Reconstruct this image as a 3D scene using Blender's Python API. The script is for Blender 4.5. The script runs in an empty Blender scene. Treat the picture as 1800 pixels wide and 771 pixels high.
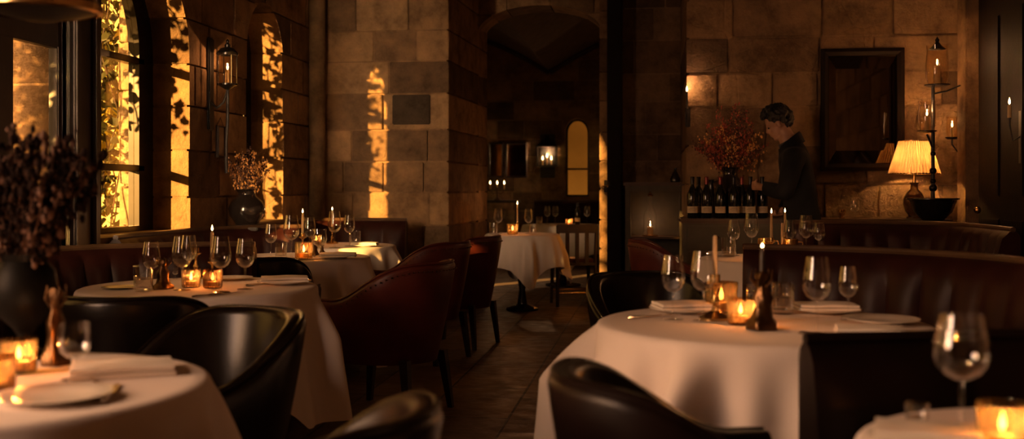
import bpy, bmesh, math, random
from mathutils import Vector, Matrix, noise
PI = math.pi
C = bpy.context.scene.collection
SC = bpy.context.scene

# ------------------------------------------------------------------ camera, world, sun, exposure
F, HY, H, TH = 1900.0, 330.0, 1.21, math.radians(7.5)      # focal length (px), horizon row, eye height, yaw
cam = bpy.data.cameras.new('camera'); cam_o = bpy.data.objects.new('camera', cam); C.objects.link(cam_o)
cam_o.location = (0, 0, H); cam_o.rotation_euler = (PI/2, 0, TH)
cam.sensor_width = 36.0; cam.lens = 36.0*F/1800.0
cam.shift_y = -(385.5-HY)/1800.0
cam.clip_start = 0.05; cam.clip_end = 200
cam.dof.use_dof = True; cam.dof.focus_distance = 6.6; cam.dof.aperture_fstop = 2.1
SC.camera = cam_o

SC.view_settings.view_transform = 'Standard'; SC.view_settings.look = 'None'
SC.view_settings.gamma = 1.0; SC.view_settings.use_curve_mapping = False
SC.view_settings.exposure = 0.1
SC.cycles.use_denoising = True
SC.cycles.caustics_reflective = False; SC.cycles.caustics_refractive = False
SC.cycles.max_bounces = 10; SC.cycles.transparent_max_bounces = 24
SC.cycles.sample_clamp_indirect = 4.0

W = bpy.data.worlds.new('sky'); SC.world = W; W.use_nodes = True
wb = W.node_tree.nodes['Background']; wb.inputs[0].default_value = (1.0, 0.55, 0.16, 1); wb.inputs[1].default_value = 2.2

SUN_M, SUN_EL = 0.65, math.radians(9.0)
sd = Vector((SUN_M, 1, 0)).normalized()*math.cos(SUN_EL) + Vector((0, 0, -math.sin(SUN_EL)))
sun = bpy.data.lights.new('sun', 'SUN'); sun.energy = 30.0; sun.color = (1.0, 0.56, 0.17); sun.angle = math.radians(0.8)
sun_o = bpy.data.objects.new('sun', sun); C.objects.link(sun_o)
sun_o.rotation_euler = sd.to_track_quat('-Z', 'Y').to_euler()

def area(name, loc, direction, sx, sy, power, color):
    l = bpy.data.lights.new(name, 'AREA'); l.shape = 'RECTANGLE'; l.size = sx; l.size_y = sy; l.energy = power; l.color = color
    o = bpy.data.objects.new(name, l); C.objects.link(o); o.location = loc
    o.rotation_euler = Vector(direction).to_track_quat('-Z', 'Y').to_euler(); return o
# added fill lamp outside an assumed window bay, out of view beside the camera
area('assumed_bay_fill', (-3.58, 0.9, 1.85), (1, 0.30, -0.10), 1.8, 1.6, 225, (1.0, 0.61, 0.43))
b2 = area('back_wall_fill', (-3.58, 3.35, 1.85), (0.0, 1, -0.01), 1.2, 1.6, 82, (1.0, 0.62, 0.33)); b2.data.spread = math.radians(42)  # added fill lamp, out of view, brightening the back-left wall

WARM = (1.0, 0.47, 0.21)
CANDLE_W, TAPER_W = 1.05, 1.2

# ------------------------------------------------------------------ pixel helpers
FWD = Vector((-math.sin(TH), math.cos(TH), 0)); RT = Vector((math.cos(TH), math.sin(TH), 0)); CAM = Vector((0, 0, H))
def ray(px, py): return FWD + RT*((px-900)/F) + Vector((0, 0, (HY-py)/F))
def at(px, py, z): r = ray(px, py); return CAM + r*((z-H)/r.z)
def atd(px, py, d): return CAM + ray(px, py)*d
def aty(px, py, y): r = ray(px, py); return CAM + r*(y/r.y)
def atx(px, py, x): r = ray(px, py); return CAM + r*(x/r.x)
def depth(p): return (p-CAM).dot(FWD)

# ------------------------------------------------------------------ materials
def nodes(name):
    m = bpy.data.materials.new(name); m.use_nodes = True
    nt = m.node_tree; return m, nt, nt.nodes['Principled BSDF']
def N(nt, t, **kw):
    n = nt.nodes.new(t)
    for k, v in kw.items():
        if k.startswith('i_'):
            n.inputs[k[2:].replace('_', ' ')].default_value = v
        else: setattr(n, k, v)
    return n
def L(nt, a, b): nt.links.new(a, b)
def ramp(nt, stops):
    r = nt.nodes.new('ShaderNodeValToRGB'); e = r.color_ramp.elements
    while len(e) < len(stops): e.new(0.5)
    for i, (p, c) in enumerate(stops): e[i].position = p; e[i].color = (*c, 1)
    return r
def col4(c): return (c[0], c[1], c[2], 1)
def plain(name, c, rough=0.5, metal=0.0, var=0.25, scale=8.0, bump=0.0, bscale=40.0, coat=0.0, spec=0.5, trans=0.0):
    m, nt, b = nodes(name)
    tc = N(nt, 'ShaderNodeTexCoord'); nz = N(nt, 'ShaderNodeTexNoise', i_Scale=scale, i_Detail=5.0)
    L(nt, tc.outputs['Object'], nz.inputs['Vector'])
    r = ramp(nt, [(0.3, [x*(1-var) for x in c]), (0.7, [min(1, x*(1+var)) for x in c])])
    L(nt, nz.outputs['Fac'], r.inputs['Fac']); L(nt, r.outputs['Color'], b.inputs['Base Color'])
    b.inputs['Roughness'].default_value = rough; b.inputs['Metallic'].default_value = metal
    b.inputs['Specular IOR Level'].default_value = spec
    if coat: b.inputs['Coat Weight'].default_value = coat; b.inputs['Coat Roughness'].default_value = 0.15
    if bump:
        n2 = N(nt, 'ShaderNodeTexNoise', i_Scale=bscale, i_Detail=4.0); L(nt, tc.outputs['Object'], n2.inputs['Vector'])
        bp = N(nt, 'ShaderNodeBump', i_Strength=bump, i_Distance=0.01); L(nt, n2.outputs['Fac'], bp.inputs['Height'])
        L(nt, bp.outputs['Normal'], b.inputs['Normal'])
    return m
def stone_mat(name, tones, rough=0.85):
    m, nt, b = nodes(name)
    geo = N(nt, 'ShaderNodeNewGeometry'); tc = N(nt, 'ShaderNodeTexCoord')
    r = ramp(nt, [(i/(len(tones)-1), t) for i, t in enumerate(tones)])
    L(nt, geo.outputs['Random Per Island'], r.inputs['Fac'])
    n1 = N(nt, 'ShaderNodeTexNoise', i_Scale=5.0, i_Detail=8.0, i_Roughness=0.65); L(nt, tc.outputs['Object'], n1.inputs['Vector'])
    r1 = ramp(nt, [(0.30, (0.34, 0.31, 0.28)), (0.5, (0.88, 0.86, 0.82)), (0.70, (1.35, 1.25, 1.1))])
    L(nt, n1.outputs['Fac'], r1.inputs['Fac'])
    mx = N(nt, 'ShaderNodeMix', data_type='RGBA', blend_type='MULTIPLY'); mx.inputs['Factor'].default_value = 0.85
    L(nt, r.outputs['Color'], mx.inputs['A']); L(nt, r1.outputs['Color'], mx.inputs['B'])
    L(nt, mx.outputs['Result'], b.inputs['Base Color'])
    b.inputs['Roughness'].default_value = rough; b.inputs['Specular IOR Level'].default_value = 0.12
    n2 = N(nt, 'ShaderNodeTexNoise', i_Scale=14.0, i_Detail=9.0, i_Roughness=0.7); L(nt, tc.outputs['Object'], n2.inputs['Vector'])
    n3 = N(nt, 'ShaderNodeTexVoronoi', feature='DISTANCE_TO_EDGE', i_Scale=3.2); L(nt, tc.outputs['Object'], n3.inputs['Vector'])
    r3 = ramp(nt, [(0.0, (0, 0, 0)), (0.03, (1, 1, 1))]); L(nt, n3.outputs['Distance'], r3.inputs['Fac'])
    ad = N(nt, 'ShaderNodeMath', operation='MULTIPLY_ADD'); ad.inputs[1].default_value = 0.10
    L(nt, r3.outputs['Color'], ad.inputs[0]); L(nt, n2.outputs['Fac'], ad.inputs[2])
    bp = N(nt, 'ShaderNodeBump', i_Strength=0.9, i_Distance=0.032); L(nt, ad.outputs[0], bp.inputs['Height'])
    L(nt, bp.outputs['Normal'], b.inputs['Normal'])
    return m
def floor_mat():
    m, nt, b = nodes('flagstone')
    tc = N(nt, 'ShaderNodeTexCoord')
    mp = N(nt, 'ShaderNodeMapping'); mp.inputs['Rotation'].default_value = (0, 0, PI/2); mp.inputs['Location'].default_value = (0.21, 0.3, 0)
    L(nt, tc.outputs['Object'], mp.inputs['Vector'])
    br = N(nt, 'ShaderNodeTexBrick', offset=0.37, squash=1.4, squash_frequency=3)
    br.inputs['Scale'].default_value = 1.0; br.inputs['Brick Width'].default_value = 0.85; br.inputs['Row Height'].default_value = 0.46
    br.inputs['Mortar Size'].default_value = 0.008; br.inputs['Mortar Smooth'].default_value = 0.3
    br.inputs['Color1'].default_value = (0.11, 0.070, 0.043, 1); br.inputs['Color2'].default_value = (0.21, 0.135, 0.082, 1); br.inputs['Mortar'].default_value = (0.03, 0.02, 0.014, 1)
    L(nt, mp.outputs['Vector'], br.inputs['Vector'])
    n1 = N(nt, 'ShaderNodeTexNoise', i_Scale=3.0, i_Detail=8.0); L(nt, tc.outputs['Object'], n1.inputs['Vector'])
    r1 = ramp(nt, [(0.3, (0.5, 0.48, 0.45)), (0.7, (1.25, 1.2, 1.1))]); L(nt, n1.outputs['Fac'], r1.inputs['Fac'])
    mx = N(nt, 'ShaderNodeMix', data_type='RGBA', blend_type='MULTIPLY'); mx.inputs['Factor'].default_value = 1.0
    L(nt, br.outputs['Color'], mx.inputs['A']); L(nt, r1.outputs['Color'], mx.inputs['B']); L(nt, mx.outputs['Result'], b.inputs['Base Color'])
    n2 = N(nt, 'ShaderNodeTexNoise', i_Scale=9.0, i_Detail=7.0); L(nt, tc.outputs['Object'], n2.inputs['Vector'])
    rr = ramp(nt, [(0.3, (0.32,)*3), (0.7, (0.6,)*3)]); L(nt, n2.outputs['Fac'], rr.inputs['Fac']); L(nt, rr.outputs['Color'], b.inputs['Roughness'])
    ad = N(nt, 'ShaderNodeMath', operation='MULTIPLY_ADD'); ad.inputs[1].default_value = -0.5
    L(nt, br.outputs['Fac'], ad.inputs[0]); L(nt, n2.outputs['Fac'], ad.inputs[2])
    bp = N(nt, 'ShaderNodeBump', i_Strength=0.5, i_Distance=0.02); L(nt, ad.outputs[0], bp.inputs['Height']); L(nt, bp.outputs['Normal'], b.inputs['Normal'])
    return m
def glass_mat(name, tint=(1, 1, 1), refl=1.0, rough=0.02, base=0.038, power=2.2):
    """thin-walled glass: see-through, mirror-like towards grazing angles"""
    m = bpy.data.materials.new(name); m.use_nodes = True; nt = m.node_tree; nt.nodes.clear()
    out = N(nt, 'ShaderNodeOutputMaterial'); mix = N(nt, 'ShaderNodeMixShader')
    tr = N(nt, 'ShaderNodeBsdfTransparent'); tr.inputs[0].default_value = col4(tint)
    gl = N(nt, 'ShaderNodeBsdfGlossy'); gl.inputs['Roughness'].default_value = rough; gl.inputs['Color'].default_value = (1, 1, 1, 1)
    lw = N(nt, 'ShaderNodeLayerWeight'); lw.inputs['Blend'].default_value = 0.5
    pw = N(nt, 'ShaderNodeMath', operation='POWER'); pw.inputs[1].default_value = power
    L(nt, lw.outputs['Facing'], pw.inputs[0])
    ma = N(nt, 'ShaderNodeMath', operation='MULTIPLY_ADD'); ma.inputs[1].default_value = 1.0*refl; ma.inputs[2].default_value = base
    L(nt, pw.outputs[0], ma.inputs[0]); L(nt, ma.outputs[0], mix.inputs[0])
    L(nt, tr.outputs[0], mix.inputs[1]); L(nt, gl.outputs[0], mix.inputs[2]); L(nt, mix.outputs[0], out.inputs[0])
    return m
def amber_mat(name, c, refl=0.5, dens=0.06):
    m = bpy.data.materials.new(name); m.use_nodes = True; nt = m.node_tree; nt.nodes.clear()
    out = N(nt, 'ShaderNodeOutputMaterial'); mix = N(nt, 'ShaderNodeMixShader'); mix2 = N(nt, 'ShaderNodeMixShader')
    tr = N(nt, 'ShaderNodeBsdfTransparent'); tr.inputs[0].default_value = col4(c)
    tl = N(nt, 'ShaderNodeBsdfTranslucent'); tl.inputs[0].default_value = col4(c); mix2.inputs[0].default_value = dens
    gl = N(nt, 'ShaderNodeBsdfGlossy'); gl.inputs['Roughness'].default_value = 0.08
    lw = N(nt, 'ShaderNodeLayerWeight'); lw.inputs['Blend'].default_value = 0.25
    L(nt, tr.outputs[0], mix2.inputs[1]); L(nt, tl.outputs[0], mix2.inputs[2])
    L(nt, lw.outputs['Fresnel'], mix.inputs[0]); L(nt, mix2.outputs[0], mix.inputs[1]); L(nt, gl.outputs[0], mix.inputs[2]); L(nt, mix.outputs[0], out.inputs[0])
    return m
def emit(name, c, s):
    m = bpy.data.materials.new(name); m.use_nodes = True; nt = m.node_tree; nt.nodes.clear()
    out = N(nt, 'ShaderNodeOutputMaterial'); e = N(nt, 'ShaderNodeEmission'); e.inputs[0].default_value = col4(c); e.inputs[1].default_value = s
    tc = N(nt, 'ShaderNodeTexCoord'); sp = N(nt, 'ShaderNodeSeparateXYZ'); L(nt, tc.outputs['Generated'], sp.inputs[0])
    r = ramp(nt, [(0.0, [x*y for x, y in zip(c, (0.7, 0.5, 0.5))]), (0.25, c), (0.6, c), (1.0, [x*y for x, y in zip(c, (0.9, 0.7, 0.5))])])
    L(nt, sp.outputs['Z'], r.inputs['Fac']); L(nt, r.outputs['Color'], e.inputs[0]); L(nt, e.outputs[0], out.inputs[0])
    return m
def translucent(name, c, amt=0.5, rough=0.8):
    m = bpy.data.materials.new(name); m.use_nodes = True; nt = m.node_tree; b = nt.nodes['Principled BSDF']; out = nt.nodes['Material Output']
    tc = N(nt, 'ShaderNodeTexCoord'); nz = N(nt, 'ShaderNodeTexNoise', i_Scale=6.0); L(nt, tc.outputs['Object'], nz.inputs['Vector'])
    r = ramp(nt, [(0.3, [x*0.7 for x in c]), (0.7, [min(1, x*1.2) for x in c])]); L(nt, nz.outputs['Fac'], r.inputs['Fac'])
    L(nt, r.outputs['Color'], b.inputs['Base Color']); b.inputs['Roughness'].default_value = rough
    t = N(nt, 'ShaderNodeBsdfTranslucent'); L(nt, r.outputs['Color'], t.inputs[0])
    mx = N(nt, 'ShaderNodeMixShader'); mx.inputs[0].default_value = amt
    L(nt, b.outputs[0], mx.inputs[1]); L(nt, t.outputs[0], mx.inputs[2]); L(nt, mx.outputs[0], out.inputs[0])
    return m

M = {}
M['stone'] = stone_mat('stone', [(0.30, 0.19, 0.105), (0.20, 0.125, 0.07), (0.36, 0.235, 0.13), (0.27, 0.17, 0.09), (0.115, 0.075, 0.047), (0.33, 0.21, 0.115), (0.24, 0.15, 0.082)])
M['pale_stone'] = stone_mat('pale_stone', [(0.42, 0.30, 0.17), (0.36, 0.25, 0.14), (0.46, 0.33, 0.19)])
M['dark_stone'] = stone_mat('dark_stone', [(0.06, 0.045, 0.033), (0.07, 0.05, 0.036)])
M['floor'] = floor_mat()
M['plaster'] = plain('plaster', (0.10, 0.065, 0.04), 0.9, bump=0.3, bscale=12)
M['iron'] = plain('iron', (0.016, 0.013, 0.011), 0.42, 0.3, bump=0.15)
M['iron_gloss'] = plain('iron_gloss', (0.02, 0.016, 0.013), 0.22, 0.5)
M['dark_wood'] = plain('dark_wood', (0.022, 0.012, 0.008), 0.42, coat=0.12, bump=0.1)
M['wood'] = plain('wood', (0.075, 0.040, 0.020), 0.35, coat=0.35, bump=0.1)
M['black_leather'] = plain('black_leather', (0.005, 0.003, 0.0024), 0.26, bump=0.05, bscale=160, spec=0.28)
M['brown_leather'] = plain('brown_leather', (0.007, 0.0032, 0.0025), 0.34, bump=0.05, bscale=160, spec=0.16)
M['red_leather'] = plain('red_leather', (0.090, 0.017, 0.011), 0.42, bump=0.06, bscale=160, spec=0.35)
M['banq_leather'] = plain('banq_leather', (0.024, 0.0065, 0.005), 0.42, bump=0.06, bscale=160, spec=0.16)
M['cloth'] = plain('cloth', (0.76, 0.66, 0.59), 0.9, var=0.04, scale=3, bump=0.12, bscale=240, spec=0.2)
M['napkin'] = plain('napkin', (0.78, 0.70, 0.60), 0.9, var=0.04, bump=0.2, bscale=160, spec=0.2)
M['china'] = plain('china', (0.78, 0.72, 0.63), 0.18, var=0.03)
M['china_green'] = plain('china_green', (0.34, 0.34, 0.20), 0.2, var=0.1)
M['brass'] = plain('brass', (0.60, 0.38, 0.15), 0.25, 1.0, bump=0.05)
M['bronze'] = plain('bronze', (0.11, 0.06, 0.028), 0.32, 1.0, bump=0.3, bscale=60)
M['silver'] = plain('silver', (0.7, 0.62, 0.52), 0.2, 1.0, var=0.05)
M['wax'] = translucent('wax', (0.75, 0.52, 0.27), 0.35, 0.5)
M['black_wax'] = plain('black_wax', (0.03, 0.02, 0.015), 0.4)
M['wick'] = plain('wick', (0.02, 0.015, 0.01), 0.9)
M['flame'] = emit('flame', (1.0, 0.66, 0.28), 16.0)
M['glass'] = glass_mat('glass')
M['pane'] = glass_mat('pane', (0.96, 0.9, 0.78), 0.6, 0.02, 0.03, 4)
M['water'] = glass_mat('water', (0.92, 0.88, 0.82), 1.0, 0.03, 0.16, 2)
M['amber'] = amber_mat('amber', (0.93, 0.69, 0.38))
M['smoke_glass'] = amber_mat('smoke_glass', (0.66, 0.46, 0.25), dens=0.06)
M['lantern_glass'] = glass_mat('lantern_glass', (1.0, 0.90, 0.72), 0.8, 0.05, 0.06, 2.5)
M['bottle'] = plain('bottle', (0.006, 0.007, 0.005), 0.08, coat=0.6)
M['foil'] = plain('foil', (0.16, 0.03, 0.025), 0.3, 0.6)
M['foil_dark'] = plain('foil_dark', (0.02, 0.015, 0.013), 0.3, 0.4)
M['paper'] = plain('paper', (0.62, 0.48, 0.30), 0.8, var=0.05)
M['ink'] = plain('ink', (0.12, 0.075, 0.04), 0.8)
M['glaze'] = plain('glaze', (0.018, 0.013, 0.011), 0.16, coat=0.6, bump=0.2, bscale=14)
M['lamp_glaze'] = plain('lamp_glaze', (0.10, 0.045, 0.015), 0.12, coat=0.8, var=0.5, scale=14)
M['shade'] = translucent('shade', (0.40, 0.25, 0.115), 0.42)
M['green_paint'] = plain('green_paint', (0.062, 0.050, 0.024), 0.5, bump=0.15, bscale=20)
M['mirror'] = plain('mirror', (0.15, 0.115, 0.08), 0.04, 1.0, var=0.15, scale=3)
M['ivy'] = translucent('ivy', (0.045, 0.045, 0.009), 0.25, 0.5)
M['leaf_gold'] = translucent('leaf_gold', (0.30, 0.24, 0.03), 0.5, 0.5)
M['bark'] = plain('bark', (0.05, 0.03, 0.018), 0.9, bump=0.5)
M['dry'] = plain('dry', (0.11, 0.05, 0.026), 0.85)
M['dry_red'] = plain('dry_red', (0.36, 0.06, 0.028), 0.4, var=0.5, scale=30)
M['dry_rust'] = plain('dry_rust', (0.68, 0.33, 0.09), 0.38, var=0.5, scale=30)  # rust tone brightened towards gold to give the sideboard bouquet candlelit highlights
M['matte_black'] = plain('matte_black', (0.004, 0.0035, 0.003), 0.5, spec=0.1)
M['door_wood'] = plain('door_wood', (0.009, 0.005, 0.0036), 0.65, bump=0.1, spec=0.12)
M['dry_dim'] = plain('dry_dim', (0.010, 0.0045, 0.003), 0.9, var=0.5, scale=30, spec=0.1)  # blossom colour darkened to carry the dimness around the urn
M['dry_dark'] = plain('dry_dark', (0.09, 0.04, 0.022), 0.8, var=0.5, scale=30)
M['skin'] = plain('skin', (0.36, 0.19, 0.115), 0.5, var=0.08)
M['hair'] = plain('hair', (0.006, 0.004, 0.003), 0.6, bump=0.5, bscale=120)
M['suit'] = plain('suit', (0.005, 0.005, 0.0055), 0.85, bump=0.1, bscale=200, spec=0.25)
M['shirt'] = plain('shirt', (0.05, 0.05, 0.055), 0.8)
M['earth'] = plain('earth', (0.09, 0.07, 0.03), 0.95)
M['house'] = plain('house', (0.50, 0.36, 0.17), 0.9, var=0.2, scale=1.2)
M['tablet'] = plain('tablet', (0.34, 0.24, 0.15), 0.6)
M['bulb'] = emit('bulb', (1.0, 0.6, 0.25), 6.0)

# ------------------------------------------------------------------ mesh builder
class MB:
    def __init__(s): s.v = []; s.f = []
    def add(s, vs, fs, mat=None):
        o = len(s.v)
        s.v += [tuple(mat @ Vector(p)) if mat else tuple(p) for p in vs]; s.f += [tuple(i+o for i in f) for f in fs]; return s
    def box(s, a, b, mat=None):
        (x0, y0, z0), (x1, y1, z1) = a, b
        return s.add([(x0,y0,z0),(x1,y0,z0),(x1,y1,z0),(x0,y1,z0),(x0,y0,z1),(x1,y0,z1),(x1,y1,z1),(x0,y1,z1)],
                     [(0,3,2,1),(4,5,6,7),(0,1,5,4),(1,2,6,5),(2,3,7,6),(3,0,4,7)], mat)
    def bbox(s, a, b, bev=0.006, mat=None):
        """box with chamfered edges"""
        bm = bmesh.new(); bmesh.ops.create_cube(bm, size=1)
        for v in bm.verts: v.co = Vector([(a[i]+b[i])/2 + v.co[i]*(b[i]-a[i]) for i in range(3)])
        bmesh.ops.bevel(bm, geom=bm.edges[:], offset=min(bev, 0.45*min(abs(b[i]-a[i]) for i in range(3))), segments=2, affect='EDGES')
        bm.verts.index_update(); vs = [v.co.copy() for v in bm.verts]; fs = [[v.index for v in f.verts] for f in bm.faces]; bm.free()
        return s.add(vs, fs, mat)
    def grid(s, rows, cu=False, cv=False, mat=None):
        nu, nv = len(rows), len(rows[0]); fs = []
        for i in range(nu if cu else nu-1):
            for j in range(nv if cv else nv-1):
                fs.append((i*nv+j, i*nv+(j+1) % nv, ((i+1) % nu)*nv+(j+1) % nv, ((i+1) % nu)*nv+j))
        return s.add([p for r in rows for p in r], fs, mat)
    def lathe(s, prof, n=24, c=(0, 0, 0), mat=None, ripple=None):
        rows = []
        for k in range(n):
            a = 2*PI*k/n
            rows.append([((r*(ripple(a, z) if ripple else 1))*math.cos(a)+c[0], (r*(ripple(a, z) if ripple else 1))*math.sin(a)+c[1], z+c[2]) for r, z in prof])
        return s.grid(rows, cu=True, mat=mat)
    def tube(s, pts, r, n=8, mat=None, cap=True):
        pts = [Vector(p) for p in pts]; rs = r if isinstance(r, (list, tuple)) else [r]*len(pts); rows = []
        up = Vector((0, 0, 1)); prev = None
        for i, p in enumerate(pts):
            t = (pts[min(i+1, len(pts)-1)]-pts[max(i-1, 0)])
            t = t.normalized() if t.length > 1e-9 else Vector((0, 0, 1))
            if prev is None:
                a = t.cross(up)
                if a.length < 1e-3: a = t.cross(Vector((1, 0, 0)))
            else: a = prev - t*prev.dot(t)
            a.normalize(); prev = a; b = t.cross(a)
            rows.append([p + (a*math.cos(2*PI*k/n)+b*math.sin(2*PI*k/n))*rs[i] for k in range(n)])
        o = len(s.v); s.grid(rows, cv=True, mat=mat)
        if cap: s.f.append(tuple(o+k for k in range(n-1, -1, -1))); s.f.append(tuple(o+(len(rows)-1)*n+k for k in range(n)))
        return s
    def ball(s, c, r, n=10, sc=(1, 1, 1), mat=None):
        m = max(4, n//2); prof = [(r*math.sin(PI*i/m), -r*math.cos(PI*i/m)) for i in range(m+1)]
        rows = [[(c[0]+sc[0]*p*math.cos(2*PI*k/n), c[1]+sc[1]*p*math.sin(2*PI*k/n), c[2]+sc[2]*z) for p, z in prof] for k in range(n)]
        return s.grid(rows, cu=True, mat=mat)
    def prism(s, pts, axis, a, b):
        """polygon in the plane across axis, extruded from a to b"""
        def P(u, w, t): return (t, u, w) if axis == 0 else ((u, t, w) if axis == 1 else (u, w, t))
        n = len(pts); vs = [P(u, w, a) for u, w in pts]+[P(u, w, b) for u, w in pts]
        fs = [tuple(range(n))[::-1], tuple(range(n, 2*n))]+[(i, (i+1) % n, n+(i+1) % n, n+i) for i in range(n)]
        return s.add(vs, fs)
    def mesh(s, name, weld=True):
        me = bpy.data.meshes.new(name); me.from_pydata(s.v, [], s.f)
        bm = bmesh.new(); bm.from_mesh(me)
        if weld: bmesh.ops.remove_doubles(bm, verts=bm.verts, dist=1e-5)
        bmesh.ops.dissolve_degenerate(bm, edges=bm.edges, dist=1e-6)
        bmesh.ops.recalc_face_normals(bm, faces=bm.faces); bm.to_mesh(me); bm.free(); return me
    def build(s, name, m, parent=None, smooth=40, weld=True):
        return link(name, s.mesh(name, weld), m, parent, smooth)
def link(name, me, m, parent=None, smooth=40):
    if smooth:
        me.polygons.foreach_set('use_smooth', [True]*len(me.polygons)); me.set_sharp_from_angle(angle=math.radians(smooth))
    o = bpy.data.objects.new(name, me); C.objects.link(o)
    if m is not None: me.materials.clear(); me.materials.append(M[m])
    if parent: o.parent = parent
    return o
def tag(o, label, cat, group=None, kind=None):
    o['label'] = label; o['category'] = cat
    if group: o['group'] = group
    if kind: o['kind'] = kind
    return o
def thing(name, label, cat, loc=(0, 0, 0), rz=0.0, group=None, sc=1.0):
    o = bpy.data.objects.new(name, None); C.objects.link(o); o.location = loc; o.rotation_euler = (0, 0, rz)
    o.scale = (sc, sc, sc) if not isinstance(sc, tuple) else sc; o.empty_display_size = 0.1
    return tag(o, label, cat, group)
def struct(o): o['kind'] = 'structure'; return o
def dup(root, loc, rz, label, group, sc):
    r = root.copy(); C.objects.link(r); r.location = loc; r.rotation_euler = (0, 0, rz); r.scale = (sc, sc, sc) if not isinstance(sc, tuple) else sc
    r['label'] = label
    if group: r['group'] = group
    elif 'group' in r: del r['group']
    for ch in list(root.children):
        c = ch.copy(); C.objects.link(c); c.parent = r
        for g in ch.children:
            d = g.copy(); C.objects.link(d); d.parent = c
    return r
PROTO = {}
def place(kind, loc, label, group=None, rz=0.0, sc=1.0):
    if kind in PROTO: return dup(PROTO[kind], loc, rz, label, group, sc)
    o = BUILD[kind](); o.location = loc; o.rotation_euler = (0, 0, rz); o.scale = (sc, sc, sc) if not isinstance(sc, tuple) else sc
    o['label'] = label
    if group: o['group'] = group
    PROTO[kind] = o; return o
def lamp_light(parent, loc, w, color=WARM, size=0.004, name='candle_light'):
    l = bpy.data.lights.new(name, 'POINT'); l.energy = w; l.color = color; l.shadow_soft_size = size
    o = bpy.data.objects.new(name, l); C.objects.link(o); o.location = loc; o.parent = parent; return o
def baked(o):
    """evaluated copy of an object's modifiers as a mesh; the object is removed"""
    dg = bpy.context.evaluated_depsgraph_get(); dg.update(); me = bpy.data.meshes.new_from_object(o.evaluated_get(dg)); bpy.data.objects.remove(o); return me
def arch(u0, u1, z0, zs, n=20, rise=None):
    c = (u0+u1)/2; r = (u1-u0)/2; rise = rise or r
    return [(u0, z0), (u1, z0)]+[(c+r*math.cos(PI*i/n), zs+rise*math.sin(PI*i/n)) for i in range(n+1)]

# ------------------------------------------------------------------ the setting
rnd = random.Random(7)
XL, XO = -3.13, -3.5          # inner and outer face of the left wall
ZC = 3.7
def cut(me_mb, cutter_mbs, name='tmp'):
    o = bpy.data.objects.new(name, me_mb.mesh(name, weld=False)); C.objects.link(o)
    cs = []
    for cm in cutter_mbs:
        c = bpy.data.objects.new('cutter', cm.mesh('cutter')); C.objects.link(c); cs.append(c)
        md = o.modifiers.new('b', 'BOOLEAN'); md.operation = 'DIFFERENCE'; md.solver = 'EXACT'; md.object = c
    me = baked(o)
    for c in cs: bpy.data.objects.remove(c)
    return me
def stone_wall(name, axis, u0, u1, z0, z1, t0, t1, openings=(), seed=1, m='stone', course=0.30, shape=None):
    """ashlar wall: every block its own island, mortar bed recessed behind; openings are cut right through"""
    R = random.Random(seed); hit = MB(); free = MB(); g = 0.007
    def P(a, b, c):   # u, t, z
        return (a, b, c) if axis == 1 else (b, a, c)
    z = z0
    while z < z1-0.02:
        h = min(course*R.uniform(0.88, 1.12), z1-z)
        if z1-(z+h) < 0.1: h = z1-z
        u = u0 - R.uniform(0, 0.25); first = True
        while u < u1-0.01:
            w = R.choice([0.36, 0.42, 0.5, 0.58, 0.66, 0.74])*R.uniform(0.93, 1.07)
            if u1-(u+w) < 0.12: w = u1-u
            a, b = max(u, u0), min(u+w, u1)
            j = R.uniform(-0.011, 0.007)
            if b-a > 0.02:
                inbox = any(b > min(p[0] for p in op)-0.01 and a < max(p[0] for p in op)+0.01 and z+h > min(p[1] for p in op)-0.01 and z < max(p[1] for p in op)+0.01 for op in openings)
                A, B = P(a+g, t0+j, z+g), P(b-g, t1-j, z+h-g)
                (hit.box if inbox else free.bbox)(tuple(map(min, A, B)), tuple(map(max, A, B)))
            u += w
        z += h
    slab = MB(); A, B = P(u0+0.03, t0+0.022, z0), P(u1-0.03, t1-0.022, z1); slab.box(tuple(map(min, A, B)), tuple(map(max, A, B)))
    ax = 1 if axis == 1 else 0
    bm = bmesh.new(); bm.from_mesh(free.mesh('t', weld=False))
    if openings:
        bm.from_mesh(cut(hit, [MB().prism(op, ax, t0-0.3, t1+0.3) for op in openings]))
        def grow(op):
            c = (sum(p[0] for p in op)/len(op), sum(p[1] for p in op)/len(op))
            return [(p[0]+math.copysign(0.008, p[0]-c[0]), p[1]+math.copysign(0.008, p[1]-c[1])) for p in op]
        bm.from_mesh(cut(slab, [MB().prism(grow(op), ax, t0-0.3, t1+0.3) for op in openings]))
    else:
        bm.from_mesh(hit.mesh('t', weld=False)) if hit.v else None
        bm.from_mesh(slab.mesh('t', weld=False))
    if shape:
        for v in bm.verts: v.co = shape(v.co)
    me = bpy.data.meshes.new(name); bm.to_mesh(me); bm.free()
    return struct(link(name, me, m, None, 30))

# floor, ceiling
fl = struct(MB().box((-3.65, -2.2, -0.15), (2.9, 17.6, 0)).build('floor', 'floor', None, 0))
struct(MB().box((-3.65, -2.2, ZC), (2.9, 11.0, ZC+0.2)).build('ceiling', 'plaster', None, 0))
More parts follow.
